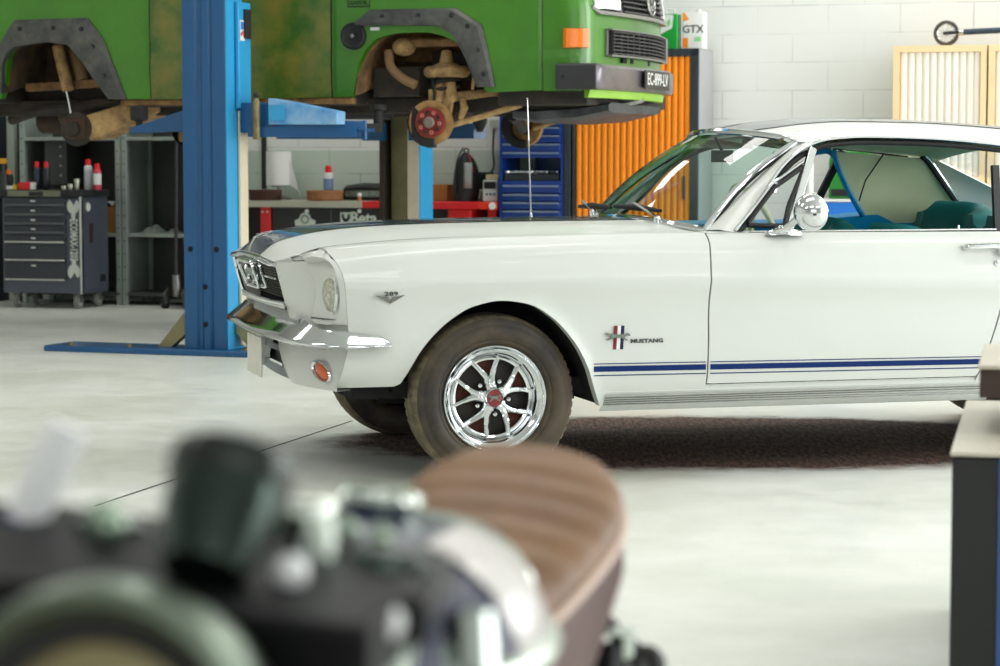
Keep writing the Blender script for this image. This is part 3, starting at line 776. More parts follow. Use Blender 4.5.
# valance below the bumper
pu = TB([(-.82, -.535), (-.79, -.552), (-.7, -.592), (-.6, -.632), (-.45, -.665), (-.3, -.68), (0, -.69), (.3, -.68), (.45, -.665), (.6, -.632), (.7, -.592), (.79, -.552), (.82, -.535)])
def val(v, w):
    t = (w - .335) / .165
    k = (min(1, abs(v) / .797)) ** 6
    return c((pu(v) + .012 * (1 - t) ** 2 + .02 * t * t) * (1 - k) + (uSeam(min(w, .53)) + .001) * k, v * (1 - k) + k * (1 if v > 0 else -1) * side_v(-.55, max(w, .35)) , w)
for sgn in (1, -1):
    mb = MB(); rows = []
    for i in range(18):
        t = i / 12; row = []
        for j in range(25):
            s = j / 24; v0 = .10 + .28 * max(0, 1 - t) ** 1.2; v = v0 + (.797 - v0) * s
            row.append(val(sgn * v, .335 + .20 * t))
        rows.append([(row[0][0] + .05, row[0][1], row[0][2])] + row)
    rows.insert(0, [(p[0] + .05, p[1], p[2] + .005) for p in rows[0]])
    mb.grid(rows); vb = mb.build('front_valance', CARW, car)
    ax = Vector((-.86, -sgn * .5, 0)); pc = Vector(val(sgn * .635, .402))
    lamp = MB(); 
    M = frame(pc, Vector((.5, -sgn * .86, 0)) * sgn * 1, (0, 0, 1)); 
    xd = Vector((.45, -sgn * .89, 0)).normalized(); od = Vector((-.89, -sgn * .45, 0)).normalized()
    def el(k, a, off): return pc + xd * (.056 * k * cos(a)) + Vector((0, 0, 1)) * (.036 * k * sin(a) - .016 * k * cos(a)) + od * off
    lamp.loft([[el(k, 2 * pi * i / 24, o) for i in range(24)] for k, o in ((1.0, -.004), (1.0, .012), (.9, .018), (.78, .012), (.75, .004))], cap=False)
    lo = lamp.build('turn_signal', CHROME, vb)
    MB().loft([[el(k, 2 * pi * i / 24, o) for i in range(24)] for k, o in ((.78, .004), (.6, .012), (.3, .016), (.02, .017))], cap=False).build('turn_lens', AMBER, lo)
mb = MB(); mb.box(-.60, -.57, -.42, .42, .36, .56)
mb.build('air_intake', mat('intake_grey', (58, 62, 68), .5, var=.3), car)
mb = MB(); mb.grid([[c(pu(v) + .045 - .0 * k, v, w) for k, w in enumerate((.335, .352, .372))] for v in [-.40 + .8 * i / 16 for i in range(17)]])
mb.grid([[c(pu(v) + .03, v, w) for w in (.43, .455)] for v in [-.30 + .6 * i / 12 for i in range(13)]])
mb.build('apron_bar', mat('apron_grey', (120, 128, 138), .35, .3), car)
MB().box(-.735, -.729, -.155, .155, .335, .487).build('license_plate', mat('plate_white', (226, 224, 212), .5, var=.12, vscale=25), car, bevel=.004)
# ---- emblems on the fender
def on_side(u, w, off=.002): return c(u, side_v(u, w) + off, w)
eb = MB()
pl = [(-.050, .012), (-.008, .006), (.0, -.004), (.008, .006), (.050, .012), (.0, -.018)]
eb.prism([(q[0] * 1.08 - .394, q[1] + .668) for q in pl], 'y', -side_v(-.394, .668) - .006, -side_v(-.394, .668) + .01)
ve = eb.build('engine_badge', DCHROME, car)
text('badge_number', '289', .021, mat('badge_dark', (60, 70, 66), .3, .8), ve, frame(on_side(-.390, .684, .003), (1, 0, 0), (0, 0, 1)), 1.6, .002, .0)
hb = MB()
hh = [(-q[0] * .42, q[1] * .44) for q in horse]
yb = -side_v(.44, .515)
hb.prism([(.441 + q[0] * 1., .517 + q[1]) for q in hh], 'y', yb - .008, yb - .002)
he = hb.build('fender_emblem', mat('emblem_chrome', (150, 160, 154), .25, .9), car)
for k, (nm, cl) in enumerate((('red', (120, 26, 34)), ('white', (236, 236, 236)), ('blue', (20, 34, 78)))):
    u0 = .424 + k * .0135
    MB().prism([(u0, .472), (u0 + .0115, .472), (u0 + .0165, .557), (u0 + .005, .557)], 'y', yb - .0035, yb + .002).build('emblem_bar', mat('emblem_' + nm, cl, .3), he)
text('fender_lettering', 'MUSTANG', .020, mat('letter_chrome', (90, 96, 92), .3, .8), he, frame((.553, yb - .0025, .500), (1, 0, 0), (0, 0, 1)), 1.32, .0015, .0006)
# antenna on the far fender
an = MB().tube([c(.585, -.745, .88), c(.567, -.745, 1.405)], [.0042, .0022], 6)
an.lathe([(.018, 0), (.014, .012), (.006, .03), (.004, .05)], c(.585, -.745, .876), (-.03, 0, 1), 14); an.ball(c(.567, -.745, 1.407), .005, 8)
an.build('antenna', CHROME, car)
# wipers
for piv, tip, bl, br in (((.745, .42, .925), (.725, .20, .985), (.732, -.06, .966), (.765, .40, .958)), ((.735, -.35, .935), (.735, -.50, .980), (.735, -.54, .955), (.763, -.20, .958))):
    mb = MB(); p0, p1 = Vector(c(*piv)), Vector(c(*tip))
    mb.lathe([(.016, -.03), (.016, .004), (.010, .014), (.001, .016)], p0, (-.3, 0, 1), 14, cap=False); mb.bar(p0 + Vector((0, 0, .008)), p1, .010, .005)
    wa = mb.build('wiper', CHROME, car)
    MB().tube([Vector(c(*bl)), Vector(c(*tip)).lerp((Vector(c(*bl)) + Vector(c(*br))) / 2, .8), Vector(c(*br))], [.007, .014, .007], 8).build('wiper_blade', RUBBER, wa)

# ---- underside, wheel housings
mb = MB(); mb.box(-.50, 3.6, -.70, .70, .30, .36); mb.box(.45, 2.3, -.78, .78, .27, .33); mb.box(-.5, .75, -.52, .52, .3, .84); mb.build('floor_pan', DARK, car)
for u0, fa, lo, hi in ((0, FARCH, -.365, .39), (WB, RARCH, WB - .39, WB + .38)):
    for sgn in (1, -1):
        mb = MB(); us = [lo + (hi - lo) * i / 26 for i in range(27)]
        mb.grid([[c(u, sgn * v, fa(u) + .004) for v in (side_v(u, fa(u)) - .045, .66, .50)] for u in us])
        mb.grid([[c(u, sgn * .50, fa(u) + .004), c(u, sgn * .50, .26)] for u in us])
        mb.build('wheel_housing', DARK, car)

# ---- wheels
TYRE = mat('dusty_tyre', (38, 33, 28), .6, var=.45, vscale=7, rgb2=(80, 68, 50), bump=.08, bscale=120)
TREAD = mat('dusty_tread', (86, 78, 60), .8, var=.4, vscale=14, rgb2=(134, 124, 98))
WDARK = mat('wheel_backing', (40, 34, 29), .6, var=.3)
RUST = mat('drum_rust', (84, 38, 26), .8, var=.4, vscale=20)
def wheel(u, sgn):
    R = .302; ctr = Vector(c(u, sgn * .80, R - .001)); ax = Vector((0, -sgn, 0))
    def ctr_off(d): return ctr + ax * d
    N = 240
    def tread(j, k, r):
        if j in (4, 5): return r - (.006 if (k % 4) == 0 else 0)
        if j in (3, 6): return r - (.004 if (k % 4) == 0 else 0)
        return r
    prof = [(.188, -.175), (.215, -.19), (.255, -.196), (.284, -.184), (.297, -.160), (.301, -.130), (.302, -.104), (.294, -.100), (.294, -.092), (.302, -.088), (.301, -.045), (.297, -.016), (.287, .000), (.268, .011), (.264, .0105), (.262, .013), (.235, .017), (.215, .014), (.211, .009), (.207, .010), (.193, .0), (.186, -.012)]
    def fn(j, k, r):
        if j in (4, 5, 10, 11): return r - (.0045 if (k % 4) == 0 else 0)
        if j in (3, 12): return r - (.0035 if (k % 4) == 0 else 0)
        return r
    t = MB().lathe(prof[12:] + [(.186, -.16)] + prof[:4], ctr, ax, 96, cap=False).build('tyre', TYRE, car, sharp=60)
    MB().lathe(prof[3:13], ctr, ax, N, cap=False, fn=lambda j, k, r: fn(j + 3, k, r)).build('tread', TREAD, t, sharp=50)
    rim = MB().lathe([(.186, -.02), (.193, -.004), (.1925, .006), (.187, .009), (.181, .004), (.178, -.010), (.166, -.014), (.161, -.020), (.158, -.045), (.150, -.055), (.143, -.050), (.138, -.058)], ctr, ax, 64, cap=False).build('wheel_rim', CHROME, t, sharp=60)
    MB().lathe([(.15, -.085), (.10, -.080), (.03, -.075), (.001, -.075)], ctr, ax, 32, cap=False).build('wheel_disc', WDARK, t)
    a_ = Vector((1, 0, 0)); b_ = Vector((0, 0, 1))
    def P(r, ang, d): return ctr + (a_ * cos(ang) + b_ * sin(ang)) * r + ax * d
    for k in range(5):
        th = radians(100 + 72 * k); mb = MB()
        for s in (1, -1):
            pts = [P(.022, th + s * .25, -.028), P(.050, th + s * .13, -.030), P(.075, th + s * .15, -.036), P(.105, th + s * .25, -.046), P(.128, th + s * .31, -.052), P(.148, th + s * .34, -.056)]
            mb.tube(crv(pts, 4), [.016] * 4 + [.012] * 8 + [.0105] * 5 + [.011] * 4, 10)
        arc = [P(.142, th + s, -.054) for s in [-.30 + .1 * i for i in range(7)]]
        mb.tube(arc, .009, 8)
        arc = [P(.146, th + .63 + s, -.054) for s in [-.30 + .1 * i for i in range(7)]]
        mb.tube(arc, .009, 8)
        mb.build('spoke', CHROME, t)
        mb = MB(); mb.add([P(.065, th, -.066), P(.14, th - .28, -.066), P(.142, th, -.066), P(.14, th + .28, -.066)], [(0, 1, 2, 3)]); mb.build('spoke_window', RUST, t)
        MB().lathe([(.013, -.075), (.012, -.045), (.008, -.038), (.001, -.037)], P(.062, th + .63, 0), ax, 6, cap=False).build('lug_nut', CHROME, t)
    cap = MB().lathe([(.036, -.035), (.036, -.012), (.031, -.004), (.029, -.008)], ctr, ax, 32, cap=False).build('hub_cap', CHROME, t)
    MB().lathe([(.030, -.0085), (.015, -.005), (.001, -.0045)], ctr, ax, 24, cap=False).build('cap_disc', mat('cap_red', (128, 26, 34), .3, coat=.5), t)
    MB().prism([(q[0] * .2 * sgn, q[1] * .42) for q in horse], 'y', -.001, .001).build('cap_emblem', CHROME, t, loc=ctr + ax * -.003)
for u in (0, WB):
    for sgn in (1, -1): wheel(u, sgn)

# ---- cabin
mb = MB(); mb.box(.95, 2.9, -.68, .68, .33, .345); mb.build('cabin_floor', mat('cabin_carpet', (16, 60, 72), .95), car)
mb = MB(); mb.loft([[c(.83, v, .86), c(.80, v, .885), c(.90, v, .905), c(1.02, v, .89), c(1.05, v, .80), c(1.0, v, .66), c(.86, v, .66)] for v in (-.66, -.3, 0, .3, .66)])
mb.build('dashboard', TEALD, car)
sw = MB(); scn = Vector(c(1.175, .36, .885)); sax = Vector((.86, 0, .42)); sw.torus(scn, sax, .185, .011, 40, 8)
for k in range(3):
    a = sax.normalized().orthogonal().normalized(); b = sax.normalized().cross(a); an_ = radians(90 + 120 * k)
    sw.tube([scn - sax * .04, scn + (a * cos(an_) + b * sin(an_)) * .18], .008, 6)
sw.cyl(scn - sax * .02, scn - sax * .30, .022, n=12)
sw.build('steering_wheel', mat('steering_cream', (214, 210, 176), .4), car)
def seat(name, u, v, wid, back_top, lean=.12, pleat=True, depth=.46):
    mb = MB(); rows = []
    nn = 49
    for j in range(nn):
        q = -1 + 2 * j / (nn - 1); vv = v + q * wid / 2
        e = (1 - abs(q) ** 6); pl = .014 * (abs(((j * .5) % 1) - .5) * 2) if (pleat and abs(q) < .62) else 0
        rows.append([c(u - depth, vv, .40), c(u - depth - .01, vv, .50 * e + .44 * (1 - e)), c(u - depth + .05, vv, .56 * e + .48 * (1 - e) + pl), c(u - .12, vv, .53 + pl), c(u - .02, vv, .56 + pl), c(u + .01 + lean * .5, vv, .72), c(u + lean * .85 - pl, vv, .60 + (back_top - .62) * (.93 if e > .5 else .8)), c(u + lean + .02, vv, back_top * e + (back_top - .10) * (1 - e) - .006 + pl), c(u + lean + .07, vv, back_top * e + (back_top - .10) * (1 - e)), c(u + lean + .12, vv, back_top - .05), c(u + .14 + lean * .8, vv, .5), c(u + .10, vv, .38)])
    mb.loft(rows, closed=False); return mb.build(name, TEALD, car, sharp=50)
seat('front_seat', 1.62, .34, .52, .895, .10)
seat('front_seat', 1.62, -.36, .52, .905, .10)
seat('rear_seat', 2.17, .33, .60, .966, .16); seat('rear_seat', 2.17, -.33, .60, .966, .16)
for sgn in (1, -1):
    mb = MB(); mb.loft([[c(u, sgn * (.74 - d), min(w, .872) if sgn > 0 else w) for d, w in ((0, .36), (.02, .60), (.03, .80), (.05, .872 + h), (.02, .888 + h), (0.0, .885 + h))] for u, h in ((1.0, 0), (1.5, .0), (1.75, .002), (1.88, .012), (2.0, .026), (2.14, .034), (2.4, .05), (2.7, .05))], closed=False, cap=False)
    mb.build('inner_side_panel', PANELB, car)
mb = MB(); mb.box(2.56, 3.0, -.6, .6, .88, .895); mb.build('parcel_shelf', TEALD, car)
im = MB(); im.rbox(-.012, .012, -.10, .10, -.024, .024, .008); im.tube([(0, 0, .02), (-.03, 0, .075)], .006)
im.build('inner_mirror', BLACK, car, loc=c(1.165, 0, 1.165))
for vv in (.33, -.33):
    MB().loft([[c(1.20 + .15 * t, vv + q * .20, 1.215 - .02 * t - .0) for q in (-1, -.9, .9, 1)] + [c(1.20 + .15 * t, vv + q * .20, 1.232 - .02 * t) for q in (1, .9, -.9, -1)] for t in (0, .1, .9, 1)]).build('sun_visor', mat('visor', (120, 104, 70), .7), car)
# ================================================================ the green van on the lift
VA = radians(20.3)
VXD = Vector((cos(VA), -sin(VA), 0)); VYD = Vector((sin(VA), cos(VA), 0))
VP0 = Vector((-1.49, 14.39, 0)) + VXD * 1.108
van = thing('green_van', 'muddy green van raised on the blue lift with its wheels off', 'van', VP0 + VYD * .92, -VA)
GREEN = mat('van_green', (60, 128, 2), .32, coat=.25, var=.2, vscale=1.3, rgb2=(46, 102, 2))
GREEND = mat('van_green_dusty', (40, 90, 8), .4, coat=.2, var=.4, vscale=4.5, rgb2=(116, 112, 40), bump=.05, bscale=90)
FLARE = mat('flare_plastic', (44, 46, 48), .45, var=.35, vscale=9, rgb2=(84, 84, 78))
MUD = mat('dry_mud', (150, 114, 72), .9, var=.5, vscale=9, rgb2=(86, 62, 40), bump=.3, bscale=50)
MUDL = mat('pale_mud', (190, 156, 106), .85, var=.4, vscale=14, rgb2=(120, 92, 60), bump=.3, bscale=60)
UNDER = mat('underbody', (34, 33, 32), .8, var=.5, vscale=8, rgb2=(62, 52, 42))
GRILLEP = mat('grille_plastic', (58, 58, 58), .5)
def vy(z):      # half width at height z, with a pressed rib along the flank
    base = TB([(1.3, .885), (1.5, .905), (1.745, .920), (1.765, .914), (2.1, .918), (2.5, .900), (2.9, .84), (3.3, .76)])(z)
    return base
FA = TB([(-.452, 1.50), (-.445, 1.58), (-.409, 1.734), (-.35, 1.82), (-.291, 1.863), (-.15, 1.89), (0, 1.892), (.105, 1.873), (.20, 1.83), (.262, 1.783), (.32, 1.70), (.356, 1.637), (.385, 1.54)])
RA = TB([(-2.87, 1.50), (-2.862, 1.60), (-2.845, 1.768), (-2.778, 1.849), (-2.596, 1.877), (-2.381, 1.855), (-2.276, 1.748), (-2.19, 1.63), (-2.117, 1.50)])
SILL = TB([(-3.6, 1.53), (-2, 1.516), (-1.24, 1.51), (-.586, 1.516), (.73, 1.546), (.83, 1.556)])
def vbot(x):
    b = SILL(x)
    if -.452 < x < .385: b = max(b, FA(x))
    if -2.87 < x < -2.117: b = max(b, RA(x))
    return b
def van_panel(name, x0, x1, m, n, z1=2.36, near=True):
    for sg in ((-1, 1)):
        mb = MB(); rows = []
        for i in range(n + 1):
            x = x0 + (x1 - x0) * i / n; b = vbot(x)
            zs = [b + (z1 - b) * k / 26 for k in range(27)]
            inset = .012 if i in (0, n) else 0
            rows.append([(x, sg * (vy(b) - .05), b)] + [(x, sg * (vy(z) - inset * (1 if sg else 0)), z) for z in zs])
        mb.grid(rows); mb.build(name, m, van, sharp=50)
van_panel('rear_side_panel', -3.55, -1.832, GREEN, 60)
van_panel('sliding_door', -1.826, -.606, GREEND, 24)
van_panel('front_door', -.598, .738, GREEN, 60)
# nose wraps round the corner
plan = crv([(.744, -.918, 0), (.86, -.912, 0), (.95, -.885, 0), (1.0, -.82, 0), (1.02, -.70, 0), (1.06, -.4, 0), (1.078, 0, 0), (1.04, .4, 0), (.975, .70, 0), (.94, .82, 0), (.89, .885, 0), (.82, .912, 0), (.744, .918, 0)], 5)
def nose(p, z, off=0.):
    k = max(0, z - 2.05); s = 1 - .12 * k
    i = min(range(len(plan)), key=lambda j: (plan[j] - Vector(p)).length) if off else 0
    x, y = p[0], p[1]
    if off:
        t = plan[min(i + 1, len(plan) - 1)] - plan[max(i - 1, 0)]; n_ = Vector((t.y, -t.x, 0)).normalized(); x += n_.x * off; y += n_.y * off
    yb = vy(z) / .918
    rib = -.006 if 1.765 < z < 1.80 else 0
    return (x - k * .30 * (1 if x > .8 else .0) , y * yb, z)
mb = MB()
zs = [1.54, 1.56, 1.62, 1.70, 1.745, 1.765, 1.80, 1.9, 2.0, 2.1, 2.2, 2.3, 2.4]
mb.grid([[nose(p, z) for z in zs] for p in plan]); mb.build('nose_panel', GREEN, van)
# upper body, roof, screens
mb = MB(); rows = []
for z in (2.36, 2.45, 2.9, 3.1, 3.28, 3.36, 3.38):
    f = (1.02 - (z - 2.36) * .55) if z < 3.3 else .42 - (z - 3.3) * 3; r = -3.6 + max(0, z - 2.9) * .3
    h = vy(z) - (0 if z < 3.3 else (z - 3.3) * 3)
    rows.append([(r, -h + .05, z), (r + .08, -h, z), (f - .15, -h, z), (f - .03, -h * .9, z), (f, 0, z), (f - .03, h * .9, z), (f - .15, h, z), (r + .08, h, z), (r, h - .05, z), (r - .02, 0, z)])
mb.loft(rows); mb.build('upper_body', GREEN, van, sharp=30)
WGL = mat('van_window', (22, 28, 30), .06, spec=.8)
for a, b in ((-3.3, -1.95), (-1.75, -.72), (-.52, .45)):
    for sg in (-1, 1):
        MB().add([(a, sg * (vy(2.5) + .004), 2.5), (b + .1, sg * (vy(2.5) + .004), 2.5), (b - .05, sg * (vy(3.0) + .006), 3.0), (a, sg * (vy(3.0) + .006), 3.0)], [(0, 1, 2, 3)]).build('side_window', WGL, van)
MB().add([(.96, -.72, 2.5), (.96, .72, 2.5), (.66, .64, 3.05), (.66, -.64, 3.05)], [(0, 1, 2, 3)]).build('windscreen', WGL, van)
MB().box(-3.60, -3.54, -.88, .88, 1.54, 2.4).build('tailgate', GREEN, van, bevel=.02)
# fuel cap, decal, sticker
fc = MB().lathe([(.082, 0), (.080, .02), (.070, .030), (.062, .022), (.020, .016), (.018, .03), (.001, .03)], (-.450, -.912, 1.877), (0, -1, 0), 28, cap=False).build('fuel_cap', RUBBER, van)
MB().lathe([(.013, .03), (.011, .034), (.001, .035)], (-.450, -.912, 1.877), (0, -1, 0), 12, cap=False).build('lock_barrel', STEEL, fc)
DECAL = mat('decal_black', (20, 34, 14), .6)
dc = MB()
x0, x1, z0, z1 = -.488, -.342, 2.046, 2.165
for a, b, d, e in ((x0, x1, z0, z0 + .008), (x0, x1, z1 - .008, z1), (x0, x0 + .006, z0, z1), (x1 - .006, x1, z0, z1)):
    dc.box(a, b, -vy(2.1) - .003, -vy(2.1) - .001, d, e)
dc = dc.build('fuel_decal', DECAL, van)
text('decal_lettering', 'GASOIL', .034, DECAL, dc, frame((-.415, -vy(2.08) - .004, 2.072), (1, 0, 0), (0, 0, 1)), 1.05, .0006, .001)
text('decal_lettering', 'DIESEL', .034, DECAL, dc, frame((-.415, -vy(2.12) - .004, 2.115), (1, 0, 0), (0, 0, 1)), 1.05, .0006, .001)
MB().box(-.338, -.282, -.926, -.9235 + .012, 1.908, 1.926).build('white_sticker', WHITEP, van)
# wheel-arch flares in dark plastic with bolts
def flare(poly_out, poly_in, bolts, name):
    for sg in (-1, 1):
        mb = MB(); rows = []
        for (a, b) in zip(poly_out, poly_in):
            mx_ = ((a[0] + b[0]) / 2, (a[1] + b[1]) / 2)
            rows.append([(a[0], sg * (vy(a[1]) - .01), a[1]), (a[0], sg * (vy(a[1]) + .010), a[1]), (a[0] * .85 + b[0] * .15, sg * (vy(a[1]) + .030), a[1] * .85 + b[1] * .15), (a[0] * .2 + b[0] * .8, sg * (vy(b[1]) + .046), a[1] * .2 + b[1] * .8), (b[0], sg * (vy(b[1]) + .040), b[1]), (b[0], sg * (vy(b[1]) - .02), b[1])])
        mb.loft(rows, closed=True); fl = mb.build(name, FLARE, van, sharp=30)
        for x, z in bolts:
            MB().lathe([(.016, .0), (.016, .006), (.006, .004), (.001, .010)], (x, sg * (vy(z) + .034), z), (0, sg, 0), 10, cap=False).build('flare_bolt', RUBBER, fl)
flare([(-.44, 1.955), (-.342, 2.029), (-.1, 2.031), (.2, 2.029), (.369, 1.927), (.41, 1.76), (.45, 1.566)], [(-.408, 1.935), (-.33, 1.937), (-.1, 1.932), (.105, 1.926), (.199, 1.872), (.285, 1.72), (.343, 1.567)], [(-.25, 1.985), (-.02, 1.985), (.19, 1.985), (.29, 1.92), (.35, 1.78), (.39, 1.64)], 'wheel_arch_flare')
flare([(-2.99, 1.56), (-2.96, 1.76), (-2.887, 1.87), (-2.775, 2.017), (-2.50, 2.020), (-2.251, 2.019), (-2.147, 1.894), (-2.06, 1.70), (-1.99, 1.516)], [(-2.862, 1.56), (-2.852, 1.74), (-2.82, 1.81), (-2.76, 1.85), (-2.55, 1.875), (-2.381, 1.855), (-2.276, 1.748), (-2.19, 1.63), (-2.10, 1.517)], [(-2.72, 1.96), (-2.48, 1.96), (-2.28, 1.95), (-2.20, 1.84), (-2.12, 1.66)], 'wheel_arch_flare')
# indicator, grilles, lamps, emblem
for sg in (1, -1):
    sel = [p for p in plan if p.x > .86 and p.y < -.81 and p.x < 1.002]
    if sg == 1:
        pp = [Vector((.866, -.911, 0)), Vector((.91, -.902, 0)), Vector((.95, -.885, 0)), Vector((.985, -.85, 0))]
    else: pp = [Vector((.80, .912, 0)), Vector((.82, .902, 0)), Vector((.84, .885, 0)), Vector((.86, .85, 0))]
    mb = MB(); 
    mb.loft([[(p.x + .0, p.y, 1.785), (p.x + .022, p.y - sg * .018, 1.79), (p.x + .024, p.y - sg * .018, 1.895), (p.x, p.y, 1.90)] for p in pp])
    mb.build('indicator', mat('orange_lens', (236, 120, 10), .25, coat=.5), van, sharp=30)
def fx(y): return (1.078 - .055 * (abs(y) / .7) ** 2 if abs(y) < .7 else 1.023 - (abs(y) - .7) * .55) - (.05 * (y / .7) ** 1.5 if y > 0 else 0)
mb = MB()
for k in range(7):
    z = 1.765 + k * .021
    mb.loft([[(fx(y) + .012, y, z - .004), (fx(y) + .036, y, z - .003), (fx(y) + .036, y, z + .003), (fx(y) + .012, y, z + .004)] for y in [-.60 + 1.2 * i / 14 for i in range(15)]])
for i in range(13):
    y = -.58 + 1.16 * i / 12; mb.box(fx(y) + .01, fx(y) + .032, y - .003, y + .003, 1.76, 1.895)
lg = mb.build('lower_grille', GRILLEP, van)
mb = MB(); mb.loft([[(fx(y) + .002, y, 1.755), (fx(y) + .006, y, 1.755), (fx(y) + .006, y, 1.90), (fx(y) + .002, y, 1.90)] for y in [-.60 + 1.2 * i / 14 for i in range(15)]]); mb.build('grille_backing', DARK, lg)
mb = MB(); 
for y0, y1 in ((-.635, -.592), (.592, .635)): mb.box(fx(.6) - .01, fx(.6) + .045, y0, y1, 1.748, 1.905)
for z0, z1 in ((1.746, 1.757), (1.900, 1.908)): mb.loft([[(fx(y), y, z0), (fx(y) + .042, y, z0), (fx(y) + .042, y, z1), (fx(y), y, z1)] for y in [-.63 + 1.26 * i / 14 for i in range(15)]])
mb.build('grille_frame', mat('frame_plastic', (112, 110, 108), .4), lg)
for i in range(4): MB().box(fx(.3) - .01, fx(.3) + .02, -.42 + i * .16, -.34 + i * .16, 1.715, 1.745).build('grille_clip', DARK, van)
mb = MB()
for k in range(8):
    z = 2.015 + k * .03
    mb.loft([[(fx(y) + .008 - (z - 2.05) * .2, y, z - .005), (fx(y) + .035 - (z - 2.05) * .2, y, z - .004), (fx(y) + .035 - (z - 2.05) * .2, y, z + .004), (fx(y) + .008 - (z - 2.05) * .2, y, z + .005)] for y in [-.45 + .9 * i / 12 for i in range(13)]])
ug = mb.build('upper_grille', GRILLEP, van)
mb = MB(); rr = []
for i in range(29):
    y = -.80 + 1.6 * i / 28; zb = 1.985 + (.03 * max(0, (abs(y) - .72) / .08) ** 2)
    rr.append([(fx(y) - .01, y, zb), (fx(y) + .040, y, zb), (fx(y) + .044, y, zb + .02), (fx(y) + .012, y, zb + .026)])
mb.loft(rr)
for y in (-.80, -.47, .47, .80):
    mb.loft([[(fx(y) - .02 - (z - 2.0) * .2, y - .012, z), (fx(y) + .03 - (z - 2.0) * .2, y - .012, z), (fx(y) + .03 - (z - 2.0) * .2, y + .012, z), (fx(y) - .02 - (z - 2.0) * .2, y + .012, z)] for z in (2.0, 2.27)])
mb.build('upper_grille_frame', mat('frame_grey', (128, 126, 122), .4), ug)
mb = MB(); mb.loft([[(fx(y) + .0, y, 2.0), (fx(y) + .004, y, 2.0), (fx(y) - .04, y, 2.27), (fx(y) - .044, y, 2.27)] for y in [-.79 + 1.58 * i / 20 for i in range(21)]]); mb.build('grille_backing', DARK, ug)
for sg in (-1, 1):
    mb = MB(); mb.loft([[(fx(y) + .028, y, 2.02), (fx(y) + .032, y, 2.06), (fx(y) + .0, y, 2.25), (fx(y) - .02, y, 2.25)] for y in [sg * .49 + sg * .28 * i / 6 for i in range(7)]])
    mb.build('headlamp', mat('van_lamp_glass', (228, 232, 230), .15, .2), van)
em = MB(); ec = Vector((1.12, 0, 2.085)); em.torus(ec, (1, 0, .15), .068, .007, 28, 6)
def L2(a, b): em.bar(ec + Vector((0, a[0], a[1])), ec + Vector((0, b[0], b[1])), .012, .012, (1, 0, 0))
for s in (1, -1):
    L2((s * .026, .056), (0, .004)); L2((0, -.002), (s * .022, -.05)); L2((s * .022, -.05), (s * .055, .030)); L2((0, -.004), (s * .0, -.006))
em.build('nose_emblem', DCHROME, ug)
# bumper with number plate
BPL = crv([(.83, -.945, 0), (.95, -.95, 0), (1.075, -.945, 0), (1.115, -.80, 0), (1.15, -.4, 0), (1.16, 0, 0), (1.145, .3, 0), (1.11, .5, 0), (1.05, .72, 0), (.94, .88, 0), (.80, .935, 0)], 4)
mb = MB(); mb.loft([[(p.x - .07, p.y * .93, 1.545), (p.x - .01, p.y, 1.548), (p.x, p.y, 1.57), (p.x, p.y, 1.672), (p.x - .012, p.y, 1.690), (p.x - .07, p.y * .93, 1.694)] for p in BPL if p.x > (1.06 if p.y < 0 else .86)])
bmp = mb.build('front_bumper', mat('bumper_metal', (128, 122, 124), .3, .75, var=.3, vscale=4, rgb2=(96, 92, 98)), van, sharp=30)
for sg in (-1, 1):
    MB().loft([[(x, sg * .86, 1.547), (x, sg * .945, 1.547), (x, sg * .953, 1.56), (x, sg * .953, 1.685), (x, sg * .94, 1.696), (x, sg * .86, 1.696)] for x in ((.832, .845, 1.06, 1.078) if sg < 0 else (.62, .63, .80, .815))]).build('bumper_end', mat('bumper_rubber', (44, 44, 48), .5, var=.2), bmp, bevel=.004)
MB().lathe([(.010, .0), (.010, .006), (.001, .006)], (.88, -.955, 1.62), (0, -1, 0), 10).build('bumper_bolt', RUBBER, bmp)
pd = Vector((1.20 - 1.155, .40 - .70, 0)); 
pl0 = Vector((1.156, -.30, 0)); pl1 = Vector((1.152, .21, 0))
px_ = (pl1 - pl0).normalized(); pn = Vector((px_.y, -px_.x, 0)); pcx = (pl0 + pl1) / 2 + pn * .022
pb = MB(frame(pcx + Vector((0, 0, 1.620)), px_, (0, 0, 1))); pb.box(-.265, .265, -.056, .056, -.004, .002)
pb = pb.build('number_plate', mat('plate_black', (30, 28, 30), .4), bmp)
text('plate_lettering', 'EC-899-LV', .105, WHITEP, pb, frame(pcx + pn * .004 + Vector((0, 0, 1.622)), px_, (0, 0, 1)), .96, .0008, .0002)
MB().loft([[(p.x - .10, p.y * .9, 1.500), (p.x - .06, p.y * .95, 1.502), (p.x - .05, p.y * .95, 1.545), (p.x - .10, p.y * .9, 1.548)] for p in BPL if p.x > (1.05 if p.y < 0 else .9)]).build('front_apron', mat('apron_green', (150, 200, 70), .4, var=.15), van)
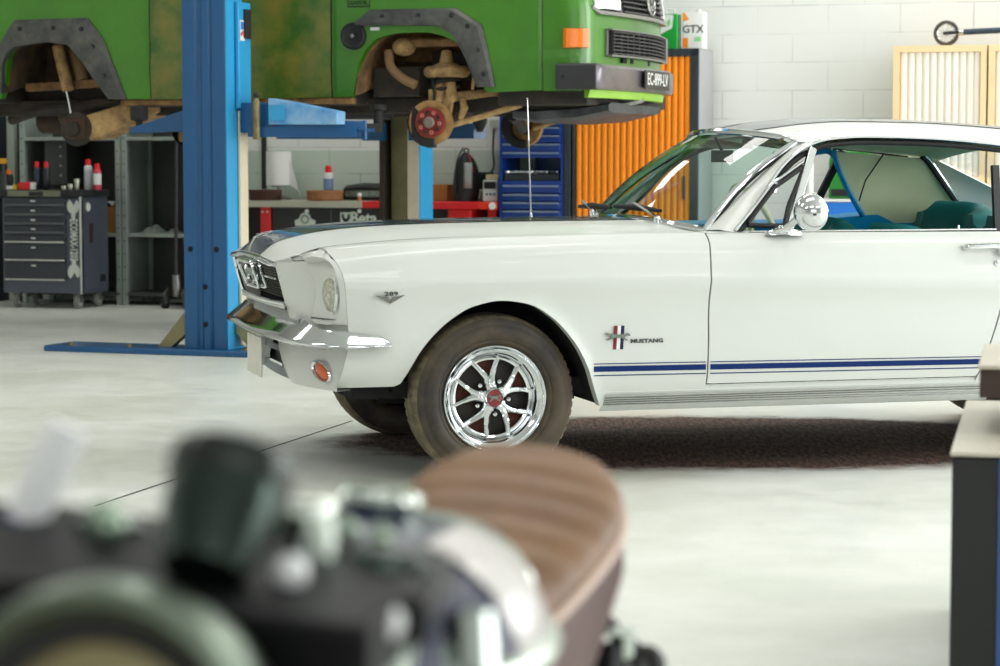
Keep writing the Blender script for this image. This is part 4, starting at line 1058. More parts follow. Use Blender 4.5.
# ---- underbody
mb = MB(); mb.box(-3.4, -2.95, -.80, .80, 1.50, 1.60); mb.box(-2.05, -.50, -.82, .82, 1.47, 1.56); mb.box(.42, .98, -.80, .80, 1.46, 1.56); mb.box(-2.95, -2.05, -.50, .50, 1.5, 1.62); mb.box(-.5, .45, -.42, .42, 1.52, 1.75)
for y in (-.55, .55): mb.box(-3.3, .9, y - .04, y + .04, 1.42, 1.52)
mb.build('chassis', UNDER, van, bevel=.01)
for y in (-.86, .86):
    MB().box(-2.05, -.47, y - .03, y + .03, 1.475, 1.515).build('sill_rail', MUD, van, bevel=.01)
for sg in (-1, 1):     # inner wheel houses
    for fa, lo, hi in ((FA, -.45, .38), (RA, -2.865, -2.12)):
        mb = MB(); xs = [lo + (hi - lo) * i / 30 for i in range(31)]
        mb.grid([[(x, sg * y, fa(x) + .005 + (.06 if y < .6 else .0)) for y in (.90, .84, .55, .40)] for x in xs])
        mb.grid([[(x, sg * .42, fa(x) + .06), (x, sg * .42, 1.50)] for x in xs])
        mb.build('wheel_housing', MUD if fa is FA else mat('rear_mud', (88, 66, 44), .9, var=.5, vscale=7, rgb2=(40, 32, 24)), van)
    # dark cross member and inner panel seen in the housing
    mb = MB(); mb.box(-.10, .30, sg * .50 - .04, sg * .50 + .04, 1.62, 1.80); mb.box(-.42, -.12, sg * .60 - .1, sg * .60 + .1, 1.52, 1.70)
    mb.build('front_subframe', UNDER, van, bevel=.01)
    MB().tube(crv([(-.30, sg * .74, 1.79), (-.27, sg * .78, 1.70), (-.19, sg * .80, 1.63), (-.10, sg * .80, 1.585)], 6), .028, 10).build('filler_hose', mat('hose_mud', (150, 116, 80), .8, var=.3), van)
    MB().ball((-.20, sg * .74, 1.815), (.075, .06, .055), 14).build('washer_bottle', MUDL, van)
    MB().box(-.22, .30, sg * .70 - .05, sg * .70 + .05, 1.815, 1.865).build('housing_beam', MUD, van, bevel=.012)
    MB().tube(crv([(-.05, sg * .62, 1.78), (-.02, sg * .74, 1.66), (.02, sg * .80, 1.50), (-.02, sg * .82, 1.42)], 5), .008, 6).build('brake_hose', RUBBER, van)
    MB().tube(crv([(.30, sg * .70, 1.74), (.27, sg * .78, 1.64), (.24, sg * .74, 1.56)], 5), .010, 6).build('wheel_cable', MUDL, van)
    MB().box(.24, .33, sg * .74 - .03, sg * .74 + .03, 1.66, 1.74).build('bracket_plate', MUD, van, bevel=.008)
    # coil-spring tower, hub carrier, disc
    hx, hz = .002, 1.362
    mb = MB(); mb.torus((.06, sg * .70, 1.665), (0, 0, 1), .105, .035, 28, 10); mb.lathe([(.115, 0), (.09, .04), (.045, .06), (.03, .13), (.001, .14)], (.06, sg * .70, 1.66), (0, 0, 1), 20, cap=False)
    mb.build('spring_seat', MUDL, van)
    pts = [(.06 + .07 * cos(a), sg * .70 + .07 * sin(a), 1.53 + .13 * a / 18) for a in [i * .5 for i in range(37)]]
    MB().tube(pts, .012, 6).build('coil_spring', UNDER, van)
    mb = MB(); mb.tube([(.04, sg * .72, 1.60), (.03, sg * .74, 1.52), (.02, sg * .78, 1.44), (0, sg * .80, 1.37)], [.035, .04, .045, .05], 10)
    mb.tube([(.10, sg * .74, 1.60), (.11, sg * .75, 1.52), (.075, sg * .76, 1.46)], [.03, .038, .03], 10); mb.box(-.03, .05, sg * .74 - .03, sg * .74 + .03, 1.46, 1.56)
    mb.build('hub_carrier', MUDL, van)
    kn = MB(); kn.tube([(.09, sg * .70, 1.515), (.30, sg * .62, 1.54), (.42, sg * .55, 1.545)], [.03, .024, .02], 8); kn.build('upper_control_arm', MUDL, van)
    MB().tube([(.10, sg * .74, 1.345), (.30, sg * .72, 1.40), (.52, sg * .66, 1.47)], [.017, .017, .02], 8).build('radius_rod', MUDL, van)
    MB().tube([(.10, sg * .74, 1.56), (.115, sg * .77, 1.47), (.10, sg * .77, 1.38)], .014, 8).build('steering_link', MUDL, van)
    MB().tube([(.16, sg * .70, 1.50), (.18, sg * .72, 1.45), (.155, sg * .72, 1.38)], [.018, .026, .016], 8).build('drop_link', MUDL, van)
    MB().tube([(.02, sg * .74, 1.34), (.05, sg * .55, 1.40), (.08, sg * .40, 1.43)], [.04, .035, .045], 8).build('lower_control_arm', UNDER, van)
    DISC = mat('disc_tan', (176, 140, 88), .45, .5, var=.3, vscale=12, rgb2=(130, 96, 58))
    ax = Vector((.22, sg * .975, 0)).normalized(); hc = Vector((hx + .012, sg * .84, hz))
    bd = MB().lathe([(.060, .006), (.132, .006), (.134, .0), (.134, -.018), (.130, -.024), (.06, -.024)], hc, ax, 40, cap=False, wrap=True).build('brake_disc', DISC, van)
    hb = MB().lathe([(.088, -.02), (.090, .045), (.085, .052), (.034, .054), (.034, .075), (.026, .080), (.001, .078)], hc, ax, 32, cap=False).build('wheel_hub', mat('hub_red', (128, 30, 26), .5, .2, var=.3, vscale=25), bd)
    MB().lathe([(.034, .054), (.033, .078), (.024, .084), (.001, .083)], hc, ax, 20, cap=False).build('grease_cap', mat('cap_grey', (120, 110, 100), .5, .5), hb)
    a_ = Vector((0, 0, 1)); b_ = ax.cross(a_)
    for k in range(10):
        an = 2 * pi * k / 10 + .2; q = hc + (a_ * cos(an) + b_ * sin(an)) * .060 + ax * .050
        MB().lathe([(.012, 0), (.012, .012), (.006, .012), (.005, .006)], q, ax, 8, cap=False).build('wheel_stud', mat('stud_%d' % (k % 2), (196, 120, 104) if k % 2 else (40, 24, 22), .5, .2), hb)
    cp = MB(); rows = []
    for i in range(9):
        an = radians(48 + i * 18)   # caliper on the rear half of the disc
        d = (Vector((0, 0, 1)) * cos(an) + Vector((-1, 0, 0)) * sin(an)); t = hc
        rows.append([t + d * .100 + ax * .035, t + d * .150 + ax * .030, t + d * .152 - ax * .05, t + d * .095 - ax * .05])
    cp.loft(rows); cp.build('brake_caliper', mat('caliper_black', (26, 24, 24), .7, var=.3), bd, bevel=.006)
    # rear trailing arm, damper, drum
    ta = MB(); rows = []
    for x, y, z, h, w_s in ((-2.44, .70, 1.335, .075, .10), (-2.30, .66, 1.36, .085, .14), (-2.12, .60, 1.43, .075, .16), (-1.95, .52, 1.49, .05, .14)):
        rows.append([(x, sg * (y - w_s), z - h), (x + .02, sg * (y + w_s * .6), z - h), (x + .02, sg * (y + w_s * .6), z + h), (x, sg * (y - w_s), z + h)])
    ta.loft(rows); ta.build('trailing_arm', MUDL, van, bevel=.012)
    MB().lathe([(.10, -.04), (.11, .0), (.105, .03), (.05, .035), (.045, .07), (.001, .07)], (-2.44, sg * .74, 1.335), (0, sg, 0), 24, cap=False).build('drum_flange', UNDER, van)
    MB().box(-2.50, -2.36, sg * .76 - .03, sg * .76 + .03, 1.27, 1.40).build('flange_plate', mat('rust_brown', (74, 50, 34), .8, var=.4), van, bevel=.01)
    dm = MB(); dm.tube([(-2.60, sg * .70, 1.86), (-2.505, sg * .74, 1.58)], .038, 12); dm.build('damper', MUDL, van)
    MB().tube([(-2.52, sg * .74, 1.60), (-2.455, sg * .76, 1.36)], .011, 8).build('damper_rod', CHROME, van)
    MB().tube([(-2.52, sg * .62, 1.84), (-2.44, sg * .66, 1.64)], .045, 12).build('bump_stop', mat('stop_tan', (132, 106, 72), .8, var=.4), van)
    MB().tube(crv([(-3.1, sg * .45, 1.40), (-2.8, sg * .62, 1.45), (-2.55, sg * .60, 1.47), (-2.3, sg * .62, 1.50), (-2.0, sg * .6, 1.49)], 5), .035, 8).build('brake_pipe', UNDER, van)
    mb = MB(); mb.bar((-2.85, sg * .66, 1.60), (-2.15, sg * .66, 1.63), .05, .05); mb.bar((-2.37, sg * .60, 1.72), (-2.37, sg * .60, 1.58), .02, .06); mb.bar((-2.37, sg * .64, 1.72), (-2.12, sg * .64, 1.71), .03, .02)
    mb.build('rear_cross_member', MUD, van)
mb = MB(); mb.tube([(-2.95, -.30, 1.40), (-2.6, -.34, 1.39), (-2.3, -.3, 1.40)], [.09, .10, .06], 14); mb.build('rear_silencer', mat('silencer', (70, 58, 46), .7, .3, var=.5, vscale=12), van)
mb = MB(); mb.ball((-2.62, -.45, 1.42), (.13, .08, .09), 14); mb.build('gearbox_end', mat('gearbox', (104, 84, 58), .7, .3, var=.5, vscale=12), van)
MB().tube([(-2.0, -.35, 1.44), (-.45, -.35, 1.44)], .05, 12).build('prop_shaft', mat('shaft_dark', (58, 58, 62), .5, .5, var=.3), van)
mb = MB(); rows = []
for x, z, h in ((.45, 1.415, .035), (.60, 1.405, .045), (.85, 1.42, .045), (1.05, 1.45, .03)):
    rows.append([(x, -.62, z - h * .6), (x, -.55, z - h), (x, .35, z - h), (x, .45, z - h * .4), (x, .45, z + h * .6), (x, -.55, z + h), (x, -.62, z + h * .5)])
mb.loft(rows); mb.build('skid_plate', mat('skid_grey', (84, 88, 92), .5, .4, var=.5, vscale=8, rgb2=(44, 46, 48)), van)
MB().tube(crv([(.86, -.60, 1.52), (.90, -.5, 1.47), (.98, -.3, 1.46), (1.1, -.1, 1.50)], 5), .014, 8).build('tow_loop', STEEL, van)
# ================================================================ two-post lift
LBLUE = mat('lift_blue', (2, 80, 132), .38, var=.12, vscale=2.5, coat=.2)
LCYAN = mat('lift_light_blue', (50, 160, 214), .4, var=.12, vscale=3)
CREAM = mat('cream_rail', (226, 214, 188), .5, var=.12)
OLIVE = mat('bare_olive_steel', (160, 152, 112), .55, .5, var=.35, vscale=6)
GREASE = mat('greasy_steel', (140, 128, 90), .5, .6, var=.5, vscale=18)
pc_ = at_z(206, 355, 0.); LPX = VXD; LPY = VYD
post = thing('lift_post', 'blue lift post standing on a long floor plate behind the nose of the white coupe', 'vehicle lift', pc_ + VYD * .11, -VA)
# front sheet with two pressed grooves
prof = [(-.14, .11), (-.14, -.11), (-.055, -.11), (-.048, -.098), (-.020, -.098), (-.013, -.11), (.03, -.11), (.037, -.100), (.046, -.100), (.053, -.11), (.14, -.11), (.14, .11), (.125, .11), (.125, -.09), (-.125, -.09), (-.125, .11)]
pm = MB().prism(prof, 'z', .025, 4.2).build('column', LBLUE, post, bevel=.004)
MB().box(.1405, .146, -.105, .10, .025, 4.2).build('side_cheek', LCYAN, post)
for x, z in ((-.095, .62), (.075, .62), (.0, .40), (.0, .18)):
    MB().lathe([(.017, -.002), (.017, .004), (.001, .004)], (x, -.109 if x else -.109, z), (0, -1, 0), 14).build('bolt_hole', DARK, post)
MB().box(.148, .166, .03, .13, .05, 1.43).build('guide_rail', CREAM, post, bevel=.004)
cg = MB(); cg.box(.148, .176, .0, .16, 1.44, 2.06); cg = cg.build('carriage', LCYAN, post, bevel=.008)
MB().box(.177, .188, .06, .14, 1.85, 2.02).build('carriage_pad', RUBBER, cg)
st = MB().box(.1765, .178, .015, .075, 1.835, 1.955).build('warning_sticker', WHITEP, cg)
MB().box(.178, .179, .022, .068, 1.90, 1.945).build('sticker_band', mat('sticker_blue', (60, 120, 200), .5), cg)
for y, z in ((.028, 1.872), (.045, 1.884), (.06, 1.868)): MB().lathe([(.010, 0), (.010, .0015), (.001, .0015)], (.178, y, z), (1, 0, 0), 10).build('sticker_dot', REDP, cg)
MB().box(-1.04, .32, -.20, .14, 0, .035).build('floor_plate', LBLUE, post, bevel=.006)
MB().prism([(-.36, .036), (-.27, .036), (-.155, .13), (-.155, .275)], 'y', -.03, .03).build('gusset', OLIVE, post)
MB().prism([(.36 - .04, .036), (.25, .036), (.155, .13), (.155, .275)][::-1], 'y', -.03, .03).build('gusset', OLIVE, post)
for x in (-.9, -.5, .27): MB().lathe([(.018, .035), (.018, .05), (.001, .05)], (x, -.12, 0), (0, 0, 1), 6).build('anchor_bolt', GREASE, post)
# swing arms
A1 = MB(); A1.prism([(-.155, 1.315), (-.155, 1.47), (-.62, 1.335), (-.62, 1.30)], 'y', .15, .24)
arm = A1.build('swing_arm', LBLUE, post, bevel=.006)
MB().box(-.22, -.17, .13, .15, 1.32, 1.46).build('arm_latch', GREASE, arm, bevel=.006)
MB().bar((-.55, .20, 1.32), (-.74, .42, 1.32), .09, .04).build('arm_extension', LBLUE, arm)
MB().lathe([(.02, -.03), (.02, .02), (.055, .03), (.055, .11), (.001, .115)], (-.74, .46, 1.355), (0, 0, 1), 18).build('arm_pad', RUBBER, arm)
A2 = MB(); A2.box(.167, .36, .02, .16, 1.30, 1.475); A2 = A2.build('arm_bracket', LBLUE, post, bevel=.008)
MB().tube([(.30, -.03, 1.26), (.30, -.03, 1.48), (.30, -.03, 1.50)], [.022, .022, .012], 12).build('arm_pin', GREASE, A2)
MB().ball((.30, -.03, 1.515), .018, 10).build('pin_knob', RUBBER, A2)
B1 = MB(); B1.prism([(.36, 1.345), (.36, 1.50), (.52, 1.475), (.80, 1.42), (.80, 1.345)], 'y', -.0, .12)
ba = B1.build('swing_arm', mat('arm_pale_blue', (150, 190, 220), .45, var=.4, vscale=5, rgb2=(40, 130, 196)), post, bevel=.006)
MB().box(.37, .47, -.01, .0, 1.37, 1.46).build('arm_window', LCYAN, ba)
MB().bar((.22, .06, 1.305), (.86, .16, 1.305), .13, .06).build('arm_beam', LBLUE, ba)
mb = MB(); mb.bar((.78, .13, 1.345), (.90, .17, 1.34), .05, .05); mb.cyl((.90, .17, 1.26), (.90, .17, 1.37), .012); mb.bar((.86, .165, 1.315), (.95, .19, 1.315), .03, .02)
mb.build('arm_end', LBLUE, ba)
mb = MB(); mb.lathe([(.03, -.02), (.03, .10), (.05, .11), (.05, .135), (.001, .14)], (.86, .46, 1.33), (0, 0, 1), 16); mb.bar((.82, .14, 1.33), (.86, .46, 1.33), .05, .05); mb.build('arm_pad', RUBBER, ba)
# far post: a channel open towards the van
pf = pc_ + VYD * 3.02 + VXD * .02
fp = thing('lift_post', 'lift post with an open olive channel standing behind the van by the red bench', 'vehicle lift', (pf.x, pf.y, 0), -VA)
MB().prism([(-.16, -.11), (-.12, -.11), (-.12, .08), (.10, .08), (.10, -.11), (.14, -.11), (.14, .12), (-.16, .12)], 'z', .025, 4.2).build('column', mat('post_brown_steel', (66, 56, 46), .5, .3, var=.3), fp, bevel=.003)
MB().box(-.105, .03, -.02, .07, .1, 4.1).build('channel_back', OLIVE, fp)
MB().box(.03, .055, -.06, .07, .1, 4.1).build('channel_rib', mat('rib_dark', (52, 42, 34), .6), fp)
MB().box(.060, .145, -.125, -.112, .05, 4.2).build('guide_rail', CREAM, fp)
MB().box(.147, .152, -.12, .12, .03, 4.2).build('side_cheek', LCYAN, fp)
MB().box(-.32, .95, -.14, .20, 0, .03).build('floor_plate', LBLUE, fp)
for s in (-1, 1):
    a = MB(); a.bar((s * .2, -.15, 1.33), (s * .75, -.52, 1.33), .10, .10); a = a.build('swing_arm', LBLUE, fp)
    MB().lathe([(.02, -.02), (.05, .04), (.05, .13), (.001, .135)], (s * .75, -.52, 1.345), (0, 0, 1), 16).build('arm_pad', RUBBER, a)
    MB().box(min(s * .10, s * .25), max(s * .10, s * .25), -.2, -.115, 1.27, 1.39).build('arm_bracket', LBLUE, fp)
# ================================================================ furniture along the far wall
def bthing(name, label, cat, px, y, z=0., group=None, rz=-BA):
    """Empty on the workshop frame: x from the photograph column px, y from the cabinet line"""
    x = bp(px, 200, y)[0]; q = W(x, y, z)
    return thing(name, label, cat, q, rz, group)
def bx(px, y=0.): return bp(px, 200, y)[0]
def bz(px, py, y=0.): return bp(px, py, y)[1]
ANTH = mat('anthracite', (52, 58, 66), .5, .2, var=.15)
CARTM = mat('cart_grey', (84, 90, 102), .45, .3, var=.2, vscale=4)
CARTD = mat('cart_drawer', (58, 63, 70), .4, .3, var=.2)
SHELFM = mat('galvanised_grey', (160, 170, 164), .5, .3, var=.25, vscale=3)
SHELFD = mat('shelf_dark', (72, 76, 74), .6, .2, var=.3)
CARD = mat('cardboard', (186, 132, 72), .8, var=.2)
GREYP = mat('pale_grey_plastic', (176, 180, 174), .5)
LETTER = mat('pale_lettering', (206, 214, 204), .6)

# ---- tool cart
CY = -.50
ct = bthing('tool_cart', 'dark grey wheeled tool cart with seven drawers and white lettering up its front', 'tool cart', 41, CY)
cx0 = bx(2, CY) - bx(41, CY); cx1 = bx(80.5, CY) - bx(41, CY); zt = bz(41, 190, CY); zb = .115
cd = .44
body = MB().box(cx0, cx1, 0, cd, zb, zt - .055).build('body', CARTM, ct, bevel=.008)
MB().box(cx0 - .012, cx1 + .012, -.015, cd + .01, zt - .055, zt).build('top', mat('cart_top', (30, 31, 33), .6), ct, bevel=.006)
MB().box(cx0 + .06, cx1 - .16, -.022, -.014, zt - .05, zt - .004).build('label_plate', mat('plate_olive', (120, 122, 104), .5, .3), ct)
MB().box((cx0 + cx1) / 2 - .09, (cx0 + cx1) / 2 + .03, -.026, -.02, zt - .045, zt - .012).build('badge', BLACK, ct)
dz = [bz(30, y, CY) for y in (197, 206.5, 216, 225, 234, 243.5, 261.5, 281)]
xr = bx(66, CY) - bx(41, CY)
for i in range(7):
    a, b = dz[i + 1] + .008, dz[i] - .006
    d = MB().box(cx0 + .025, xr, -.016, .01, a, b).build('drawer', CARTD, ct, bevel=.004)
    MB().box(cx0 + .03, xr - .005, -.032, -.014, a - .002, a + .012).build('drawer_handle', DCHROME if i > 3 else GREYMETAL, d, bevel=.003)
    MB().box((cx0 + xr) / 2 - .02, (cx0 + xr) / 2 + .02, -.019, -.012, b - .03, b - .018).build('latch', DCHROME, d)
lx = (xr + cx1) / 2
fx0 = -.003
zc = bz(73, 240, CY)
text('lettering', 'ECOMAX-1202', .088, LETTER, ct, frame((lx, fx0, zc), (0, 0, -1), (1, 0, 0)), .56, .001, .0025)
def spanner_head(cz, up):
    mb = MB(); pts = []
    for i in range(15):
        a = radians(60 + 20 * i); pts.append((.052 * cos(a), .062 * sin(a)))
    pts = [(.052 * cos(radians(a)), .06 * sin(radians(a))) for a in range(125, 416, 15)] + [(.018, .03), (.005, .0), (-.012, .028)]
    mb.prism([(lx + p[0], cz + up * p[1]) for p in pts], 'y', -.0045, -.001)
    mb.prism([(lx - .02, cz - up * .05), (lx + .02, cz - up * .05), (lx + .012, cz - up * .10), (lx - .012, cz - up * .10)], 'y', -.0045, -.001)
    return mb.build('spanner_print', LETTER, ct)
spanner_head(bz(73, 206, CY), 1); spanner_head(bz(73, 272, CY), -1)
MB().box(cx1 + .002, cx1 + .01, .03, .42, zb + .03, zt - .08).build('side_panel', CARTM, ct, bevel=.003)
MB().lathe([(.035, 0), (.03, .006), (.001, .006)], (cx1 + .01, .10, zt - .13), (1, 0, 0), 18).build('side_emblem', LETTER, ct)
hh = MB(); hh.box(cx1 + .01, cx1 + .016, .12, .17, .50, .65); hh.build('side_recess', mat('recess_brown', (44, 30, 28), .6), ct)
MB().box(cx1 + .01, cx1 + .018, .28, .36, .20, .25).build('side_clip', BLACK, ct)
MB().box(cx1 - .004, cx1 + .014, -.014, .004, zb, zt - .05).build('corner_edge', DCHROME, ct)
for x in (cx0 + .09, cx1 - .06):
    for y in (.06, cd - .07):
        w = MB().lathe([(.02, -.016), (.052, -.016), (.057, -.010), (.057, .010), (.052, .016), (.02, .016)], (x, y, .057), (1, 0, 0), 24).build('caster', mat('caster_grey', (120, 120, 116), .6), ct)
        f = MB(); f.box(x - .03, x + .03, y - .03, y + .03, .108, .118); f.box(x - .026, x - .021, y - .022, y + .022, .045, .11); f.box(x + .021, x + .026, y - .022, y + .022, .045, .11); f.build('caster_fork', STEEL, w)
        MB().lathe([(.030, -.02), (.030, .02)], (x, y, .057), (1, 0, 0), 16).build('caster_hub', GREYP, w)
# things lying on the cart
def on_cart(name, label, cat, px, y, group=None): return bthing(name, label, cat, px, y + CY, zt, group)
def spray(name, label, px, y, z, h, r, bodym, capm, group=None, band=None):
    t = bthing(name, label, 'spray can', px, y, z, group)
    b = MB().lathe([(r * .9, 0), (r, .006), (r, h * .72), (r * .93, h * .76), (r * .62, h * .80)], (0, 0, 0), (0, 0, 1), 20).build('can', bodym, t, sharp=50)
    MB().lathe([(r * .66, h * .79), (r * .66, h * .96), (r * .5, h), (.001, h)], (0, 0, 0), (0, 0, 1), 18).build('cap', capm, t)
    if band: MB().lathe([(r * 1.01, h * .2), (r * 1.01, h * .62)], (0, 0, 0), (0, 0, 1), 20, cap=False).build('printed_band', band, t)
    return t
NAVYC = mat('can_navy', (40, 44, 66), .35); REDC = mat('cap_red_bright', (222, 20, 28), .4); WHC = mat('can_white', (226, 226, 226), .3)
spray('spray_can', 'slim dark spray can with red cap, the one beside the red box on the cart', 37.5, CY + .20, zt, .215, .027, NAVYC, REDC)
spray('spray_can', 'slim dark spray can with red cap, second from the red box on the cart', 46.5, CY + .20, zt, .215, .027, mat('can_black', (36, 34, 44), .35), REDC)
spray('spray_can', 'tall white spray can with red cap at the right end of the cart', 88.5, CY + .25, zt, .235, .031, WHC, REDC, band=mat('band_grey', (196, 200, 204), .4))
spray('spray_can', 'red and white spray can at the right end of the cart', 97.5, CY + .22, zt, .20, .032, mat('can_redwhite', (206, 66, 88), .35), REDC, band=WHC)
rb = on_cart('red_box', 'small red cardboard box with white end on the tool cart', 'box', 25, .06)
MB().box(-.055, .045, 0, .07, .001, .058).build('carton', REDC, rb, bevel=.003); MB().box(.045, .060, .002, .068, .002, .056).build('white_end', WHITEP, rb)
wb = on_cart('white_box', 'flat white box with yellow edge on the left end of the cart', 'box', 9.5, .05)
MB().box(-.045, .03, 0, .06, .001, .03).build('carton', WHITEP, wb, bevel=.003); MB().box(.031, .055, .0, .05, .001, .04).build('yellow_end', mat('yellow', (226, 190, 40), .5), wb)
ob = on_cart('bottle', 'small dark bottle with orange cap at the left end of the cart', 'bottle', 9.5, .25)
MB().lathe([(.03, 0), (.032, .01), (.032, .10), (.02, .12)], (0, 0, 0), (0, 0, 1), 16).build('flask', BLACK, ob); MB().lathe([(.022, .118), (.022, .15), (.001, .152)], (0, 0, 0), (0, 0, 1), 14).build('cap', mat('cap_orange', (238, 120, 20), .4), ob)
for i, (px, h, lab) in enumerate(((64, .03, 'low steel socket lying on the cart, furthest left of the loose sockets'), (70.5, .045, 'steel socket between two others on top of the tool cart'), (77, .085, 'tall pale steel socket at the corner of the tool cart'))):
    s = on_cart('socket', lab, 'socket', px, .05 + .02 * i, 'loose sockets on the tool cart')
    MB().lathe([(.016, 0), (.018, .004), (.018, h * .55), (.022, h * .6), (.022, h), (.014, h), (.014, h * .7)], (0, 0, 0), (0, 0, 1), 14).build('sleeve', mat('socket_pale', (190, 190, 176), .35, .7), s)
ch = on_cart('air_hose', 'black coiled air hose lying on the tool cart', 'hose', 59.5, .15)
MB().tube([((.05 + .0006 * i) * cos(i * .45), (.045 + .0005 * i) * sin(i * .45), .012 + .0012 * i) for i in range(34)], .010, 8).build('coil', RUBBER, ch)

# ---- shelving units
def shelving(label, xa, xb, shelf_px, posts=True):
    """xa, xb along the wall; galvanised uprights, dark back and shelves"""
    t = thing('shelving_unit', label, 'shelving', W(xa, .04), -BA); wd_ = xb - xa; zt_ = 1.56; dp = .48
    for x in (0, wd_ - .045):
        for y in (0, dp - .04):
            up = MB().box(x, x + .045, y, y + .04, .001, zt_).build('upright', SHELFM, t, bevel=.003)
            if y == 0:
                hl = MB()
                for k in range(14): hl.lathe([(.006, 0), (.006, .002)], (x + .0225, -.0015, .20 + k * .1), (0, -1, 0), 6)
                hl.build('slot_holes', DARK, up)
    for x in (0.004, wd_ - .012): MB().box(x, x + .006, .04, dp - .04, .05, zt_ - .02).build('side_sheet', SHELFM, t)
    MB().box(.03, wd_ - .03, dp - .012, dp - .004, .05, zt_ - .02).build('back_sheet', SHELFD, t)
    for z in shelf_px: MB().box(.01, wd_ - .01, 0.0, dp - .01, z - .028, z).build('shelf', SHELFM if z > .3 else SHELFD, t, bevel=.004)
    return t
zs1 = bz(90, 233, .04); zs2 = bz(90, 137, .04)
xa, xm, xb = bx(20, .04), bx(121, .04), bx(190, .04)
sh1 = shelving('grey steel shelving unit standing behind the tool cart', xa, xm - .004, (.10, zs1, zs2))
MB().box(bx(39, .04) - xa, bx(61, .04) - xa, .10, .46, zs1 + .001, zs2 - .03).build('divider', SHELFD, sh1)
hl = MB()
for k in range(8): hl.lathe([(.008, 0), (.008, .003)], (bx(55, .04) - xa, .099, zs1 + .15 + k * .075), (0, -1, 0), 8)
hl.build('divider_holes', GREYP, sh1)
sh2 = shelving('grey steel shelving unit between tool cart and blue lift post', xm + .004, xb, (.10, zs1, zs2))
pb_ = thing('board', 'narrow pale board leaning upright at the left edge of the shelving', 'board', W(bx(11.5, .3), .3), -BA)
MB().box(-.035, .03, 0, .05, .001, 1.6).build('plank', mat('pale_board', (186, 198, 184), .7), pb_)
dk = thing('locker', 'dark blue locker at the far left behind the tool cart', 'locker', W(bx(-22, .12), .12), -BA)
MB().box(-.10, .16, 0, .4, .001, 1.75).build('cabinet', mat('locker_navy', (22, 28, 44), .5), dk, bevel=.006)
MB().box(-.02, .0, -.02, 0, .9, 1.0).build('handle', STEEL, dk)
yt = thing('trigger_sprayer', 'yellow and black trigger sprayer standing behind the cart at the left edge', 'sprayer', W(bx(4, CY + .06), CY + .06, zt), -BA)
MB().lathe([(.03, 0), (.03, .10), (.012, .16), (.012, .2)], (0, 0, 0), (0, 0, 1), 14).build('flask', mat('sprayer_dark', (40, 44, 40), .4), yt); MB().box(-.03, .022, -.015, .015, .2, .24).build('trigger', mat('yellow_trigger', (220, 160, 40), .5), yt)
# on the shelves
bxs = thing('cardboard_box', 'open brown cardboard box with white paper on the shelf beside the tool cart', 'box', W(bx(112, .12), .12, zs1), -BA)
MB().box(-.10, .07, 0, .25, .001, .20).build('carton', CARD, bxs, bevel=.004)
mb = MB(); mb.loft([[(x, y, .20 + .05 * abs(sin(x * 40 + y * 30)) ) for y in (.02, .08, .14, .2)] for x in (-.09, -.05, -.01, .03, .06)], closed=False, cap=False); mb.build('paper', WHITEP, bxs)
for i, (px, lab, w_s, h_s) in enumerate(((148, 'crumpled pale rag on the shelf left of the jack handle', .16, .07), (168.5, 'small white rag on the shelf against the jack handle', .068, .045))):
    t = thing('rag', lab, 'rag', W(bx(px, .12), .12, zs1), -BA); rng = random.Random(i)
    mb = MB(); nn = 12
    hs = [[rng.random() for _ in range(nn)] for _ in range(nn)]
    mb.grid([[((a / (nn - 1) - .5) * w_s * 1.2, b / (nn - 1) * .2, .002 + h_s * sin(pi * a / (nn - 1)) * sin(pi * b / (nn - 1)) * (.4 + .6 * hs[a][b])) for b in range(nn)] for a in range(nn)])
    mb.build('cloth', mat('rag_%d' % i, (140, 150, 142), .9, var=.5, vscale=12), t)
dr = thing('drill', 'dark power drill lying on the upper shelf above the tool cart', 'drill', W(bx(88, .10), .14, zs2), -BA)
mb = MB(); mb.tube([(-.16, 0, .04), (-.02, 0, .04), (.06, 0, .045)], [.012, .03, .034], 12); mb.build('motor', BLACK, dr); MB().bar((.03, .0, .03), (.06, .06, .015), .035, .03).build('grip', RUBBER, dr)

# ---- floor jack
jk = thing('floor_jack', 'low steel floor jack with tall upright handle left of the blue lift post', 'jack', W(bx(175, -.25), -.25), -BA)
mb = MB()
for s in (-1, 1): mb.prism([(-.02, .04), (.34, .04), (.34, .075), (.16, .13), (0, .16), (-.06, .12)], 'x', s * .075 - .008, s * .075 + .008)
mb.box(-.07, .07, .02, .32, .05, .07); mb.build('frame', mat('jack_grey', (96, 100, 96), .4, .6, var=.4, vscale=10), jk, bevel=.003)
for s in (-1, 1):
    MB().lathe([(.02, -.02), (.04, -.02), (.04, .02), (.02, .02)], (s * .10, .02, .041), (1, 0, 0), 16).build('wheel', RUBBER, jk)
    MB().lathe([(.02, -.02), (.035, -.02), (.035, .02), (.02, .02)], (s * .075, .34, .036), (1, 0, 0), 16).build('wheel', STEEL, jk)
MB().tube([(0, .02, .10), (0, .0, .26)], [.035, .028], 12).build('handle_socket', STEEL, jk)
MB().tube([(0, 0, .24), (.022, -.01, 1.36)], [.014, .013], 10).build('handle', mat('handle_dark', (58, 54, 54), .5, .4), jk)
MB().lathe([(.045, .12), (.05, .15), (.04, .155), (.001, .15)], (0, .26, 0), (0, 0, 1), 16).build('saddle', STEEL, jk)

